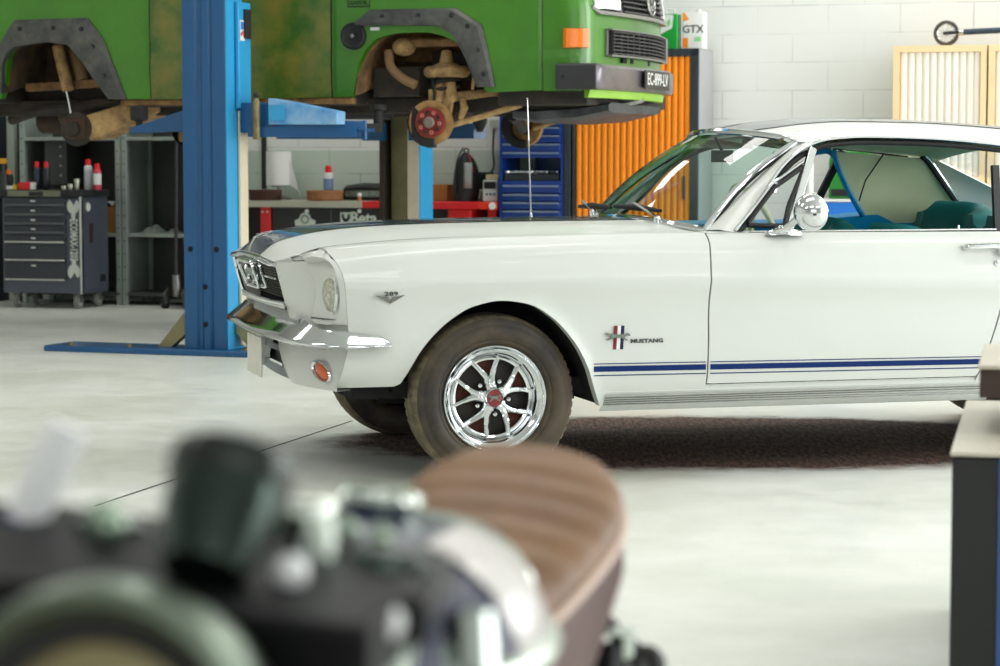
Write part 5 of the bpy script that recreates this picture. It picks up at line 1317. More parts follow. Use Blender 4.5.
# ---- workbench with beige top
zb_ = bz(300, 201, -.05)
x0 = bx(199, -.05); x1 = bx(382, -.05)
wbn = thing('workbench', 'workbench with pale beige worktop, red legs and black panels below', 'workbench', W(x0, -.05), -BA)
L_ = x1 - x0; th = zb_ - bz(300, 207.5, -.05)
xr_ = bx(362, -.05) - x0
MB().box(0, xr_, 0, .58, zb_ - th, zb_).build('worktop', mat('worktop_beige', (186, 184, 166), .6, var=.15), wbn, bevel=.003)
MB().box(xr_ + .001, L_, 0, .58, zb_ - th, zb_).build('worktop_end', REDP, wbn, bevel=.003)
MB().box(bx(272, -.02) - x0, L_ - .02, .03, .55, .10, zb_ - th - .001).build('base_cabinet', mat('cabinet_black', (34, 34, 36), .5, var=.2), wbn, bevel=.004)
for px in (206, 264.5):
    xx = bx(px, -.05) - x0; MB().box(xx - .04, xx + .04, .01, .10, .001, zb_ - th).build('leg', REDP, wbn, bevel=.005)
    for s in (-.02, .02): MB().lathe([(.009, 0), (.009, .005), (.001, .005)], (xx + s, .01, zb_ - th - .035), (0, -1, 0), 8).build('leg_bolt', GREYP, wbn)
MB().box(.05, bx(258, -.02) - x0, .40, .55, .1, zb_ - th - .002).build('rear_panel', BLACK, wbn)
for px in (307, 359.5): MB().lathe([(.016, 0), (.016, .01), (.010, .016), (.001, .017)], (bx(px, -.02) - x0, .03, bz(px, 211, -.02)), (0, -1, 0), 14).build('knob', WHITEP, wbn)
MB().box(bx(331, -.02) - x0 - .003, bx(331, -.02) - x0 + .003, .027, .031, .12, zb_ - th - .01).build('panel_joint', GREYMETAL, wbn)
zl = bz(357, 219, -.02); 
text('maker_lettering', 'Beta', .125, LETTER, wbn, frame((bx(363.5, -.02) - x0, .028, zl + .004), (1, 0, 0), (0, 0, 1)), .95, .001, .004)
lg_ = MB(); cxl = bx(346, -.02) - x0; lg_.prism([(cxl - .045, zl - .05), (cxl + .045, zl - .05), (cxl + .045, zl + .05), (cxl - .045, zl + .05)], 'y', .027, .0295); lg_ = lg_.build('logo_square', LETTER, wbn)
mb = MB()
for s in (1, -1): mb.prism([(cxl, zl - .04), (cxl + s * .034, zl + .005), (cxl + s * .034, zl + .035), (cxl + s * .018, zl + .038), (cxl + s * .012, zl + .01), (cxl, zl + .0)][::s], 'y', .0255, .0272)
mb.build('logo_spanner', BLACK, lg_)
cr = MB(); cxc = bx(305, -.02) - x0; zc2 = bz(305, 220, -.02)
cr.prism([(cxc - .08, zc2 - .045), (cxc + .08, zc2 - .045), (cxc + .085, zc2 - .005), (cxc + .05, zc2 + .01), (cxc + .035, zc2 + .045), (cxc, zc2 + .06), (cxc - .035, zc2 + .045), (cxc - .05, zc2 + .01), (cxc - .085, zc2 - .005)], 'y', .027, .0295)
cr = cr.build('crest', LETTER, wbn); MB().torus((cxc, .0262, zc2 + .005), (0, 1, 0), .028, .005, 20, 6).build('crest_ring', mat('crest_grey', (110, 116, 120), .6), cr)
def onb(name, label, cat, px, y): return thing(name, label, cat, W(bx(px, y), y, zb_), -BA)
pr = onb('paper_roll', 'large white paper roll upright on its stand at the left of the beige worktop', 'paper roll', 279, .37)
R_ = .098; za = bz(279, 185, .37) - zb_; zb2 = bz(279, 151.5, .37) - zb_
MB().lathe([(.03, za), (R_, za), (R_, zb2), (.03, zb2)], (0, 0, 0), (0, 0, 1), 32, cap=False, wrap=True).build('roll', mat('tissue', (240, 240, 238), .9), pr, sharp=40)
st_ = MB(); st_.lathe([(.10, 0), (.10, .012), (.02, .03), (.014, za - .02), (.06, za - .015), (.06, za - .003)], (0, 0, 0), (0, 0, 1), 20); st_.build('stand', STEEL, pr)
mb = MB(); mb.grid([[(R_ * .97 + .002 + k * .020, -.02 - .004 * k, za + .005 - .012 * k + (.20 - .03 * k - .004 * k * k) * j) for j in (0, 1)] for k in range(6)]); mb.build('loose_sheet', mat('tissue_sheet', (236, 236, 234), .9), pr)
rk = thing('wall_rail', 'dark wall rail beside the white paper roll', 'rail', W(bx(264, .545), .545, zb_ + .08), -BA)
MB().box(-.02, .02, 0, .012, 0, .75).build('strip', BLACK, rk)
def drum(label, px, y, r, h, m):
    t = onb('brake_drum', label, 'brake drum', px, y)
    MB().lathe([(r * .93, .001), (r, .012), (r, h * .75), (r * 1.03, h * .8), (r * 1.03, h), (r * .9, h), (r * .86, h * .5), (.001, h * .5)], (0, 0, 0), (0, 0, 1), 36).build('shell', m, t, sharp=40)
    MB().lathe([(.045, h * .5), (.04, h * .7), (.001, h * .7)], (0, 0, 0), (0, 0, 1), 18).build('hub', STEEL, t)
drum('dark rusty brake drum under the paper roll', 263, .06, .13, .082, mat('rust_dark', (84, 54, 42), .8, var=.4, vscale=12)) if False else None
t = onb('brake_drum', 'dark brown brake drum in front of the paper roll stand', 'brake drum', 265.5, .085)
MB().lathe([(.118, .001), (.125, .012), (.125, .06), (.128, .065), (.128, .082), (.112, .082), (.108, .04), (.001, .04)], (0, 0, 0), (0, 0, 1), 36).build('shell', mat('rust_dark', (84, 54, 42), .8, var=.4, vscale=12), t, sharp=40)
MB().lathe([(.045, .04), (.04, .06), (.001, .06)], (0, 0, 0), (0, 0, 1), 18).build('hub', STEEL, t)
t['label'] = 'dark brown brake drum in front of the paper roll stand'
drum('tan rusty brake drum in front of the white spray can on the bench', 325, .10, .138, .078, mat('rust_tan', (168, 112, 74), .8, var=.35, vscale=14))
spray('spray_can', 'white spray can with red cap standing behind the tan brake drum', 328.5, .40, zb_, bz(328, 165.5, .40) - zb_, .038, WHC, REDC, band=mat('band_blue', (120, 140, 180), .4))
hp = onb('headlamp_unit', 'black car headlamp unit with pale glass lying on the bench beside the lift post', 'headlamp', 363, .25)
mb = MB(); mb.loft([[(x, 0 + .02 * abs(x) , .004), (x, .14, .004), (x, .16, h * .9), (x, .03, h), (x, -.015, h * .8)] for x, h in ((-.20, .03), (-.15, .115), (0, .135), (.16, .13), (.22, .08))]); mb.build('housing', BLACK, hp, bevel=.006)
mb = MB(); mb.grid([[(x, -.022 + .02 * abs(x) * 4 * abs(x), z) for z in (.03, .055, .075)] for x in (-.14, -.07, 0, .07, .15)]); mb.build('glass', mat('lamp_greenish', (120, 132, 120), .2, .3, var=.5, vscale=30), hp)
bl = onb('bulb', 'small bright bulb with orange base in front of the black headlamp unit', 'bulb', 359.5, .03)
MB().lathe([(.016, 0), (.016, .02), (.010, .035)], (0, 0, 0), (0, 0, 1), 12).build('base', mat('bulb_base', (190, 110, 70), .5), bl); MB().ball((0, 0, .046), .017, 12).build('bulb_glass', WHITEP, bl)

# ---- red bench
x0r = bx(432, .0); x1r = bx(497, .0)
rbn = thing('red_bench', 'bright red steel bench beside the blue tool cabinet', 'workbench', W(x0r, 0), -BA)
LR = x1r - x0r
MB().box(-.25, LR * .72, 0, .52, zb_ - .055, zb_).build('worktop', REDP, rbn, bevel=.006)
MB().box(LR * .72 + .001, LR, 0, .52, zb_ - .055, zb_).build('worktop_end', mat('bright_red', (236, 52, 30), .35), rbn, bevel=.006)
MB().lathe([(.028, 0), (.028, .008), (.001, .009)], (LR - .035, 0, zb_ - .028), (0, -1, 0), 14).build('end_cap', WHITEP, rbn)
MB().box(bx(447, 0) - x0r, bx(470, 0) - x0r, .02, .4, zb_ - .13, zb_ - .056).build('drawer', REDP, rbn, bevel=.006)
xx = bx(460, 0) - x0r
MB().box(xx - .045, xx + .045, .0, .09, .001, zb_ - .131).build('leg', REDP, rbn, bevel=.005)
MB().box(LR - .09, LR - .02, .05, .12, .001, zb_ - .056).build('leg', REDP, rbn, bevel=.005)
MB().box(-.2, LR - .1, .35, .5, .05, zb_ - .06).build('rear_panel', BLACK, rbn)
def onr(name, label, cat, px, y): return thing(name, label, cat, W(bx(px, y), y, zb_), -BA)
ob2 = onr('cardboard_box', 'orange-brown cardboard box between lift post and black backpack', 'box', 436, .26)
MB().box(-.13, .09, 0, .2, .001, .125).build('carton', CARD, ob2, bevel=.004); MB().box(-.03, -.02, -.001, .2, .12, .127).build('tape', mat('tape', (206, 170, 110), .4), ob2)
bag = onr('backpack', 'black backpack with pale grey pocket sitting on the red bench', 'backpack', 461, .12)
mb = MB(); zt_b = bz(461, 152.5, .12) - zb_; rows = []
for i in range(17):
    t_ = i / 16; f_ = max(.04, 1 - max(0, (t_ - .30) / .70) ** 2.4) ** .6; hw = .100 * f_ * (.90 + .10 * min(1, t_ * 6)); dpt = .10 * f_ ** .7; sh_ = .010 * sin(t_ * 3)
    rows.append([(sh_ + hw * cos(2 * pi * k / 20), .10 + dpt * sin(2 * pi * k / 20), .002 + zt_b * t_) for k in range(20)])
mb.loft(rows); mb.build('bag_body', mat('bag_black', (30, 31, 34), .6, var=.2, bump=.2, bscale=30), bag)
mb = MB(); mb.grid([[(.050 + .034 * cos(a), .012 - .020 * sin(a) + max(0, z - .2) * .10, z) for z in (.10, .17, .24, .29)] for a in (0, .6, 1.2, 1.9, 2.6)]); mb.build('pocket', mat('bag_grey', (160, 162, 162), .6), bag, solid=.01)
MB().tube(crv([(-.04, .002, .06), (-.045, .002, .2), (-.03, .012, .32), (0, .05, .40)], 5), .010, 8, flat=.5).build('strap', RUBBER, bag)
MB().tube(crv([(.045, .03, .36), (.07, .02, .30), (.09, .03, .22)], 5), .005, 6).build('piping', mat('piping_red', (170, 40, 34), .6), bag)
MB().torus((.008, .10, zt_b + .012), (0, 1, 0), .018, .006, 16, 6).build('carry_loop', RUBBER, bag)
gb = onr('parts_box', 'small grey-green box on the red bench between backpack and battery charger', 'box', 481, .225)
MB().box(-.01, .05, 0, .12, .001, .06).build('case', mat('case_grey', (132, 138, 124), .5), gb, bevel=.006); MB().box(-.01, .05, -.002, .12, .062, .075).build('lid', mat('lid_grey', (150, 154, 140), .5), gb, bevel=.004)
bc = onr('battery_charger', 'white battery charger with black display at the end of the red bench', 'charger', 490.5, .06)
hc_ = bz(490, 180, .06) - zb_
MB().box(-.062, .055, 0, .14, .001, hc_).build('case', mat('charger_white', (206, 208, 206), .45), bc, bevel=.008)
MB().box(-.05, .043, -.004, .002, hc_ * .60, hc_ * .92).build('display', BLACK, bc)
for k in range(3): MB().lathe([(.010, 0), (.009, .006), (.001, .006)], (-.03 + .03 * k, 0, hc_ * .35), (0, -1, 0), 10).build('button', GREYMETAL, bc)
MB().box(-.045, .055, .02, .12, hc_ + .001, hc_ + .04).build('top_box', mat('charger_tan', (206, 190, 150), .5), bc, bevel=.006)
mo = onr('monitor', 'small dark monitor behind the white battery charger', 'monitor', 483, .41)
zmo = bz(483, 172, .41) - zb_
MB().box(-.065, .075, 0, .04, zmo - .13, zmo).build('screen', mat('screen_dark', (44, 56, 50), .25), mo, bevel=.006); MB().box(-.012, .012, .02, .04, .01, zmo - .12).build('neck', BLACK, mo); MB().box(-.06, .06, -.02, .08, .001, .012).build('foot', BLACK, mo)
cb = thing('power_cable', 'thin dark power cable hanging down the wall behind the charger', 'cable', W(bx(493, .53), .53, 0), -BA)
mb = MB(); q0 = bx(493, .53)
pts = [(bx(px, .53) - q0, 0, bz(px, py, .53)) for px, py in ((494, 128), (493, 150), (494, 166), (491, 172), (487, 176))]; mb.tube(crv(pts, 6), .008, 6)
mb.build('cord', BLACK, cb)
mb = MB(); pts = [(bx(px, .53) - q0, 0, bz(px, py, .53)) for px, py in ((473, 172), (478, 175), (484, 177))]; mb.tube(crv(pts, 6), .006, 6); mb.build('cord_end', BLACK, cb)
MB().box(bx(494, .53) - q0 - .03, bx(494, .53) - q0 + .03, -.01, .02, bz(494, 128, .53), bz(494, 128, .53) + .06).build('socket', GREYP, cb)

# ---- blue tool cabinet with niche
TBL = mat('cabinet_blue', (16, 58, 140), .4, var=.1, coat=.2); TBD = mat('cabinet_dark_blue', (18, 36, 88), .45)
xa = bx(499.5); xb_ = bx(563)
tc = thing('tool_cabinet', 'blue tool cabinet of shallow drawers around an open niche of tools', 'tool cabinet', W(xa, 0), -BA)
wT = xb_ - xa; zT = bz(530, 108); zn1 = bz(530, 157); zn0 = bz(530, 181)
sd = MB(); sd.box(0, .018, 0, .5, .001, zT); sd.box(wT - .018, wT, 0, .5, .001, zT); sd.box(.018, wT - .018, .0, .5, zT - .02, zT); sd.box(.018, wT - .018, .48, .5, .02, zT - .02); sd.box(.018, wT - .018, 0.0, .48, zn1, zn1 + .05); sd.box(.018, wT - .018, .0, .48, zn0 - .03, zn0); sd.box(.018, wT - .018, .02, .48, .03, .10)
sd.build('carcass', TBL, tc)
def drw_(ya, yb):
    a = bz(530, yb) + .004; b = bz(530, ya) - .004
    d = MB().box(.022, wT - .022, -.006, .40, a, b).build('drawer', TBL, tc, bevel=.004)
    MB().box(.03, wT - .03, -.022, -.006, b - .014, b - .002).build('drawer_pull', mat('pull_silver', (150, 164, 186), .35, .7), d, bevel=.002)
ys = [118.5, 126.5, 134.5, 143, 151.5, 158.5]
for a, b in zip(ys[:-1], ys[1:]): drw_(a, b)
ys = [184.5, 193.5, 201.5, 210, 222, 234, 250, 268, 290]
for a, b in zip(ys[:-1], ys[1:]): drw_(a, b)
MB().box(wT + .004, wT + .055, 0, .5, .001, zT + .03).build('corner_post', ANTH, tc, bevel=.004)
MB().box(.02, .14, .44, .475, zn0 + .002, zn1 - .002).build('niche_window', mat('niche_pale', (170, 190, 170), .6), tc)
rngt = random.Random(5)
for i, (px, ln, an, lab) in enumerate(((519, .16, .25, 'bright steel spanner at the left of the blue cabinet niche'), (522, .12, .25, 'polished steel ring spanner beside the bright spanner in the niche'), (532, .18, .12, 'long steel screwdriver lying across the middle of the niche'), (543, .14, -.08, 'short steel spanner right of the screwdriver in the niche'), (552, .10, .05, 'pale brass-headed spanner at the right end of the niche'))):
    zz = zn0 + .062 if i < 5 else zn0
    t = thing('screwdriver' if i == 2 else 'spanner', lab, 'hand tool', W(bx(px, .08), .05 + .058 * i, zn0 + .0535), -BA + an * .3, 'tools in the blue cabinet niche')
    mb = MB(); mb.bar((-ln / 2, 0, .012), (ln / 2, 0, .012 + .0), .022, .012); mb.lathe([(.012, 0), (.026, 0), (.026, .014), (.012, .014)], (ln / 2, 0, .006), (0, 0, 1), 14); mb.lathe([(.01, 0), (.022, 0), (.022, .014), (.01, .014)], (-ln / 2, 0, .006), (0, 0, 1), 14)
    mb.build('shank', mat('tool_steel_%d' % i, (216, 216, 220) if i < 4 else (206, 190, 140), .25, .9), t)
tr_ = thing('tool_tray', 'dark foam tool tray lying in the niche of the blue cabinet', 'tray', W(xa + wT / 2, .08, zn0), -BA)
MB().box(-wT / 2 + .03, wT / 2 - .03, -.06, .25, .001, .05).build('foam', mat('foam_dark', (44, 46, 48), .8), tr_, bevel=.004)
for k in range(4): MB().box(-wT / 2 + .10 + k * .11, -wT / 2 + .105 + k * .11, -.062, .24, .03, .052).build('slot', DARK, tr_)

# ---- orange tambour cabinet
xa = bx(572); xb_ = bx(697.5)
oc = thing('tambour_cabinet', 'tall cabinet with orange slatted shutter in a dark frame', 'cabinet', W(xa, 0), -BA)
wO = xb_ - xa; zO = bz(640, 49)
mb = MB(); mb.box(0, .02, 0, .45, .001, zO); mb.box(wO - .058, wO, 0, .018, .001, zO); mb.box(.0, wO, .0, .45, zO - .055, zO); mb.box(.02, wO - .02, 0.02, .44, .02, .07)
mb.box(0, wO, .43, .45, .02, zO)
mb.build('carcass', ANTH, oc, bevel=.003)
MB().box(wO + .0005, wO + .004, .02, .448, .03, zO - .003).build('side_sheet', mat('side_grey', (176, 176, 180), .5, var=.1), oc)
MB().box(wO - .03, wO, .02, .45, .03, zO - .06).build('inner_side', ANTH, oc)
n_s = 18; mb = MB(); pts = []
x_s0, x_s1 = .021, wO - .06
for i in range(n_s):
    a = x_s0 + (x_s1 - x_s0) * i / n_s; w_s = (x_s1 - x_s0) / n_s
    pts += [(a, .030), (a + w_s * .10, .016), (a + w_s * .3, .010), (a + w_s * .7, .010), (a + w_s * .9, .016)]
pts += [(x_s1, .030), (x_s1, .04), (x_s0, .04)]
mb.prism(pts, 'z', .075, zO - .057); mb.build('slatted_shutter', mat('shutter_orange', (252, 146, 16), .45, var=.06, vscale=2), oc, sharp=60)
MB().box(x_s1 - .05, x_s1 - .035, -.004, .012, .85, 1.02).build('handle', ANTH, oc, bevel=.003)
oil = thing('oil_can', 'white oil can with orange and green print standing on the orange cabinet', 'oil can', W(bx(692, .12), .12, zO), -BA + .0)
hO = bz(692, 12, .12) - zO
wc2 = (bx(705, .12) - bx(683, .12)) / 2
MB().rbox(-wc2, wc2, 0, .11, .001, hO, .012).build('can', mat('can_white_gloss', (238, 238, 236), .3), oil, sharp=40)
MB().box(-wc2 + .004, -wc2 + .045, -.0015, .002, .01, hO * .30).build('orange_print', mat('print_orange', (250, 140, 40), .4), oil)
MB().prism([(-wc2 + .004, hO * .74), (-wc2 + .05, hO * .80), (-wc2 + .02, hO * .98), (-wc2 + .004, hO * .98)], 'y', -.0015, .002).build('orange_flash', mat('print_orange2', (248, 150, 50), .4), oil)
MB().box(.01, .055, -.0015, .002, hO * .20, hO * .33).build('green_print', mat('print_green', (150, 214, 150), .4), oil)
text('can_lettering', 'GTX', .078, mat('print_dark', (60, 64, 62), .5), oil, frame((.0, -.002, hO * .53), (1, 0, 0), (0, 0, 1)), 1.0, .0006, .001)
MB().box(-wc2 - .001, -wc2 + .0005, .02, .10, .01, hO - .02).build('side_print', mat('print_dgreen', (70, 104, 60), .4), oil)
MB().lathe([(.02, hO), (.02, hO + .02), (.001, hO + .022)], (0.03, .05, 0), (0, 0, 1), 14).build('spout_cap', mat('spout_white', (226, 226, 220), .4), oil)
gc = thing('oil_can', 'green and white oil can standing on the orange cabinet behind the van grille', 'oil can', W(bx(668, .12), .12, zO), -BA)
wc3 = (bx(677, .12) - bx(659, .12)) / 2; hG = bz(668, 14, .12) - zO
MB().rbox(-wc3, wc3, 0, .11, .001, hG, .012).build('can', mat('can_green', (30, 158, 60), .3), gc, sharp=40)
MB().prism([(-wc3 - .0, hG * .42), (wc3 * .35, hG * .60), (wc3 * .5, hG * .97), (-wc3, hG * .99)], 'y', -.0015, .003).build('white_print', WHC, gc)
MB().prism([(-wc3 * .2, hG * .62), (wc3 * .2, hG * .72), (wc3 * .1, hG * .86), (-wc3 * .2, hG * .8)], 'y', -.003, .0).build('green_leaf', mat('leaf_green', (120, 210, 120), .4), gc)
MB().tube([(-.03, .05, hG), (-.03, .05, hG + .035), (.03, .05, hG + .035), (.03, .05, hG)], .006, 8).build('handle', WHITEP, gc)

# ---- beige tambour cabinets
OAK = mat('oak_frame', (242, 212, 166), .5, var=.06, vscale=5); SLAT = mat('cream_slats', (240, 230, 218), .55, var=.03)
def beige(label, px0, px1, handles):
    xa = bx(px0); xb_ = bx(px1); w = xb_ - xa; z = bz(930, 45.5); t = thing('tambour_cabinet', label, 'cabinet', W(xa, 0), -BA)
    mb = MB(); mb.box(0, .045, 0, .45, .001, z); mb.box(w - .04, w, 0, .45, .001, z); mb.box(.045, w - .04, 0, .45, z - .045, z); mb.box(.045, w - .04, .43, .45, .02, z - .045); mb.box(.045, w - .04, .0, .43, .02, .08)
    mb.box(.045, w - .04, 0, .43, .98, 1.02); mb.build('carcass', OAK, t)
    for z0, z1, mid in ((1.021, z - .046, False), (.081, .979, True)):
        for a, b in (((.046, w / 2 - .02), (w / 2 + .02, w - .041)) if mid else ((.046, w - .041),)):
            pts = []; n_ = int((b - a) / .05)
            for i in range(n_):
                x = a + (b - a) * i / n_; ws_ = (b - a) / n_; pts += [(x, .030), (x + ws_ * .12, .020), (x + ws_ * .3, .016), (x + ws_ * .7, .016), (x + ws_ * .88, .020)]
            pts += [(b, .030), (b, .045), (a, .045)]
            MB().prism(pts, 'z', z0, z1).build('slatted_shutter', SLAT, t, sharp=60)
    MB().box(w / 2 - .0195, w / 2 + .0195, .012, .05, .081, .979).build('centre_stile', OAK, t)
    for s in (-1, 1):
        MB().box(w / 2 + s * .045 - .012, w / 2 + s * .045 + .012, .002, .02, .72, .88).build('handle', mat('handle_brass', (206, 186, 120), .4, .4), t, bevel=.004)
    MB().lathe([(.012, 0), (.012, .006), (.001, .006)], (w / 2 + .035, .012, .64), (0, -1, 0), 10).build('lock', STEEL, t)
    return t, z
b1, zB = beige('tall oak-framed cabinet with cream slatted shutters under the scooter wheel', 891.5, 984.5, True)
b2, _ = beige('second oak-framed cabinet with cream slats at the right edge beside the first', 986.5, 1090, True)
sc_ = thing('kick_scooter', 'kick scooter with spoked wheel lying on top of the beige cabinets', 'scooter', W(bx(944, .14), .14, zB + .002), -BA)
rW = (bz(944, 21, .14) - zB) / 2
mb = MB(); mb.torus((0, 0, rW), (0, 1, 0), rW - .009, .011, 36, 8); tyre = mb.build('tyre', mat('scooter_tyre', (74, 64, 58), .7), sc_)
MB().torus((0, 0, rW), (0, 1, 0), rW - .024, .006, 32, 6).build('rim', DCHROME, tyre)
mb = MB()
for k in range(14):
    a = 2 * pi * k / 14; mb.tube([(.012 * cos(a + .4), 0, rW + .012 * sin(a + .4)), ((rW - .026) * cos(a), 0, rW + (rW - .026) * sin(a))], .002, 4)
mb.build('spokes', DCHROME, tyre)
MB().cyl((0, -.035, rW), (0, .035, rW), .012).build('axle', BLACK, tyre)
mb = MB(); mb.bar((-.02, -.022, rW), (.09, -.022, rW + .006), .006, .02); mb.bar((-.02, .022, rW), (.09, .022, rW + .006), .006, .02); mb.build('fork', BLACK, sc_)
MB().tube([(.08, 0, rW + .004), (.12, 0, rW + .006)], [.022, .022], 12).build('collar', DCHROME, sc_)
MB().tube([(.11, 0, rW + .006), (.80, 0, rW + .03)], .021, 12).build('stem', mat('scooter_navy', (48, 64, 78), .4, .3), sc_)
MB().tube([(.80, -.16, rW + .03), (.80, .17, rW + .03)], .014, 10).build('handlebar', BLACK, sc_)

# ---- things seen through the coupe's cabin
zc0 = .86
bwx = 0
bw = thing('parts_washer', 'blue and white cabinet seen through the side windows of the coupe', 'cabinet', W(bx(845, .05), .02), -BA)
MB().box(-.34, .28, 0, .42, .001, zc0 - .02).build('body', mat('washer_blue', (28, 116, 212), .35, coat=.3), bw, bevel=.01)
MB().box(-.35, .29, -.01, .43, zc0 - .02, zc0).build('lid', WHITEP, bw, bevel=.006)
MB().prism([(.28 - .16, .45), (.275, .45), (.275, .82), (.28 - .08, .82)], 'y', -.002, .004).build('white_panel', WHITEP, bw)
gg = thing('compressor_case', 'green machine case with rounded top seen through the coupe side window', 'machine', W(bx(846, .08), .05, zc0), -BA)
mb = MB(); pts = [(-.12, .001), (.22, .001), (.22, .20)] + [(.22 - .12 + .12 * cos(a), .22 + .12 * sin(a)) for a in [pi / 2 * k / 5 for k in range(6)]] + [(-.04 + .08 * cos(a), .26 + .08 * sin(a)) for a in [pi / 2 + pi / 2 * k / 5 for k in range(6)]]
mb.prism(pts, 'y', 0, .3); mb.build('case', mat('case_green', (24, 128, 40), .45, var=.15), gg, bevel=.01)
MB().box(-.1, .18, -.004, .0, .02, .07).build('base_strip', BLACK, gg); MB().lathe([(.03, 0), (.027, .01), (.001, .01)], (.02, 0, .22), (0, -1, 0), 18).build('dial', GREYP, gg)
ps = thing('pump_stand', 'white upright pump tube seen through the coupe vent window', 'pump', W(bx(810.5, -.05), -.08), -BA)
zp = bz(811, 197, -.08)
mb = MB(); mb.lathe([(.07, .001), (.07, .02), (.02, .03), (.02, zp), (.05, zp + .005), (.05, zp + .03), (.026, zp + .03), (.026, zp + .24), (.016, zp + .26), (.016, zp + .30)], (0, 0, 0), (0, 0, 1), 18); mb.build('tube', WHITEP, ps, sharp=40)
MB().tube([(0, 0, zp + .29), (.06, 0, zp + .33), (.08, 0, zp + .30)], .012, 8).build('nozzle', GREYP, ps)
# ================================================================ blurred foreground: black cabinet on the right
ca = at_z(952, 452, .54); cbk = at_z(968, 400, .54); dv = Vector((cbk.x - ca.x, cbk.y - ca.y, 0)).normalized()
arz = atan2(-dv.x, dv.y)
kc = thing('low_cabinet', 'low black cabinet with pale worktop at the right edge near the camera', 'cabinet', (ca.x, ca.y, 0), arz)
dl = (cbk - ca).length
CABT = mat('pale_worktop', (206, 200, 184), .5, var=.1)
MB().box(.0, .9, .012, dl - .01, .001, .530).build('carcass', mat('cabinet_black_matt', (22, 23, 25), .5, var=.2), kc, bevel=.006)
MB().box(-.004, .91, 0, dl, .531, .54).build('worktop', CABT, kc, bevel=.002)
MB().box(.098, .115, .004, .011, .04, .525).build('blue_edge', mat('edge_blue', (44, 84, 140), .4), kc)
MB().box(.13, .85, .002, .011, .04, .49).build('door', mat('door_black', (28, 29, 32), .45), kc, bevel=.004)
MB().box(.16, .18, -.02, .002, .25, .38).build('handle', STEEL, kc, bevel=.004)
pf_ = at_z(978, 365, .70); pbk = at_z(985, 340, .70)
wp = thing('raised_shelf', 'raised brown shelf with pale top standing on the low black cabinet', 'shelf', (pf_.x, pf_.y, .54), arz)
dl2 = (pbk - pf_).length
dl2 = min(dl2, .62)
MB().box(0, .75, 0, dl2, .15, .16).build('top_board', CABT, wp, bevel=.003)
MB().box(.004, .74, .006, dl2 - .01, .085, .149).build('apron', mat('apron_brown', (62, 48, 38), .6, var=.2), wp, bevel=.003)
for x in (.35, .68):
    for y in (.06, dl2 - .10): MB().box(x, x + .05, y, y + .05, .001, .086).build('foot', BLACK, wp)

# ================================================================ blurred foreground: motorcycle seen over its headlamp
mB = Vector((.035, 2.70, 0)); mF = Vector((-.235, 1.32, 0))
mdv = (mF - mB).normalized(); mrz = atan2(mdv.y, mdv.x)
ROLL = radians(-5)
bk = thing('motorcycle', 'dark blue motorcycle with brown ribbed seat and chrome parts close to the camera', 'motorcycle', (mB.x - .055, mB.y, 0), mrz)
bk.rotation_euler = (ROLL, 0, mrz)
# local frame: x forward along the bike, y to its left, z up
SEATL = mat('seat_leather', (130, 94, 62), .5, var=.3, vscale=5, rgb2=(98, 68, 44), spec=.3, bump=.05, bscale=200)
SEATS = mat('seat_side', (84, 46, 40), .4, var=.2)
TANKB = mat('tank_dark_blue', (12, 24, 56), .3, spec=.25)
MBLK = mat('bike_black', (14, 14, 16), .5, spec=.2)
BIKEC = mat('bike_chrome', (206, 214, 208), .10, 1)
DULLC = mat('dull_rim', (122, 134, 120), .3, 1)
DARKC = mat('dark_chrome', (60, 70, 66), .16, .9)
# seat: tail end kicked up and round, sloping down to the tank
rows = []; rows2 = []
for i in range(41):
    t = i / 40; x = -.01 + .64 * t
    hw = .122 * (1 - (max(0, .36 - t) / .36) ** 2.4 * .78) * (1 - .50 * (max(0, t - .36) / .64) ** 1.5)
    zt_s = .868 - .135 * t + .02 * t * t - (.06 * (1 - t / .16) ** 2 if t < .16 else 0)
    rib = .0028 * cos(x * 2 * pi / .066) if .10 < t < .95 else 0
    row = []
    for k in range(21):
        a = pi * k / 20; yy = hw * cos(a); sx = max(0, sin(a)) ** .5
        row.append((x, yy, zt_s - .045 + .045 * sx + rib * sx))
    rows.append(row)
    rows2.append([(x, hw, zt_s - .046), (x, hw * 1.04, zt_s - .09), (x + .02, hw * .92, zt_s - .17), (x + .02, -hw * .92, zt_s - .17), (x, -hw * 1.04, zt_s - .09), (x, -hw, zt_s - .046)])
mb = MB(); mb.grid(rows); seat_ = mb.build('seat', SEATL, bk, sharp=60)
MB().loft(rows2, closed=True).build('seat_base', SEATS, bk, sharp=50)
MB().tube([r[0] for r in rows[::-1]] + [(r_[-1]) for r_ in rows], .005, 8).build('seat_piping', mat('piping_pale', (206, 176, 160), .4), seat_)
# tank
rows = []
for i in range(25):
    t = i / 24; x = .57 + .50 * t
    f = (sin(pi * (.07 + .86 * t)) ** .42); hw = .152 * f * (.86 + .14 * min(1, t * 2)); h = .105 * f + .01 * t
    zc_ = .765 + .02 * t
    rows.append([(x, hw * (abs(cos(a)) ** .8) * (1 if cos(a) > 0 else -1), zc_ + (h * sin(a) if sin(a) > 0 else .11 * sin(a))) for a in [2 * pi * k / 36 for k in range(36)]])
tk = MB().loft(rows).build('fuel_tank', TANKB, bk, sharp=60)
MB().lathe([(.034, 0), (.036, .012), (.030, .018), (.001, .020)], (.80, 0, .885), (.0, 0, 1), 24).build('filler_cap', BIKEC, tk)
for j in (1, 17): MB().tube([Vector(rows[i][j]) for i in range(25)], .010, 8).build('tank_trim', mat('trim_%d' % j, (196, 206, 194), .25, .8), tk)
MB().tube([Vector(rows[3][k]) + Vector((-.004, 0, .002)) for k in range(1, 18)], .010, 8).build('tank_seam', BIKEC, tk)
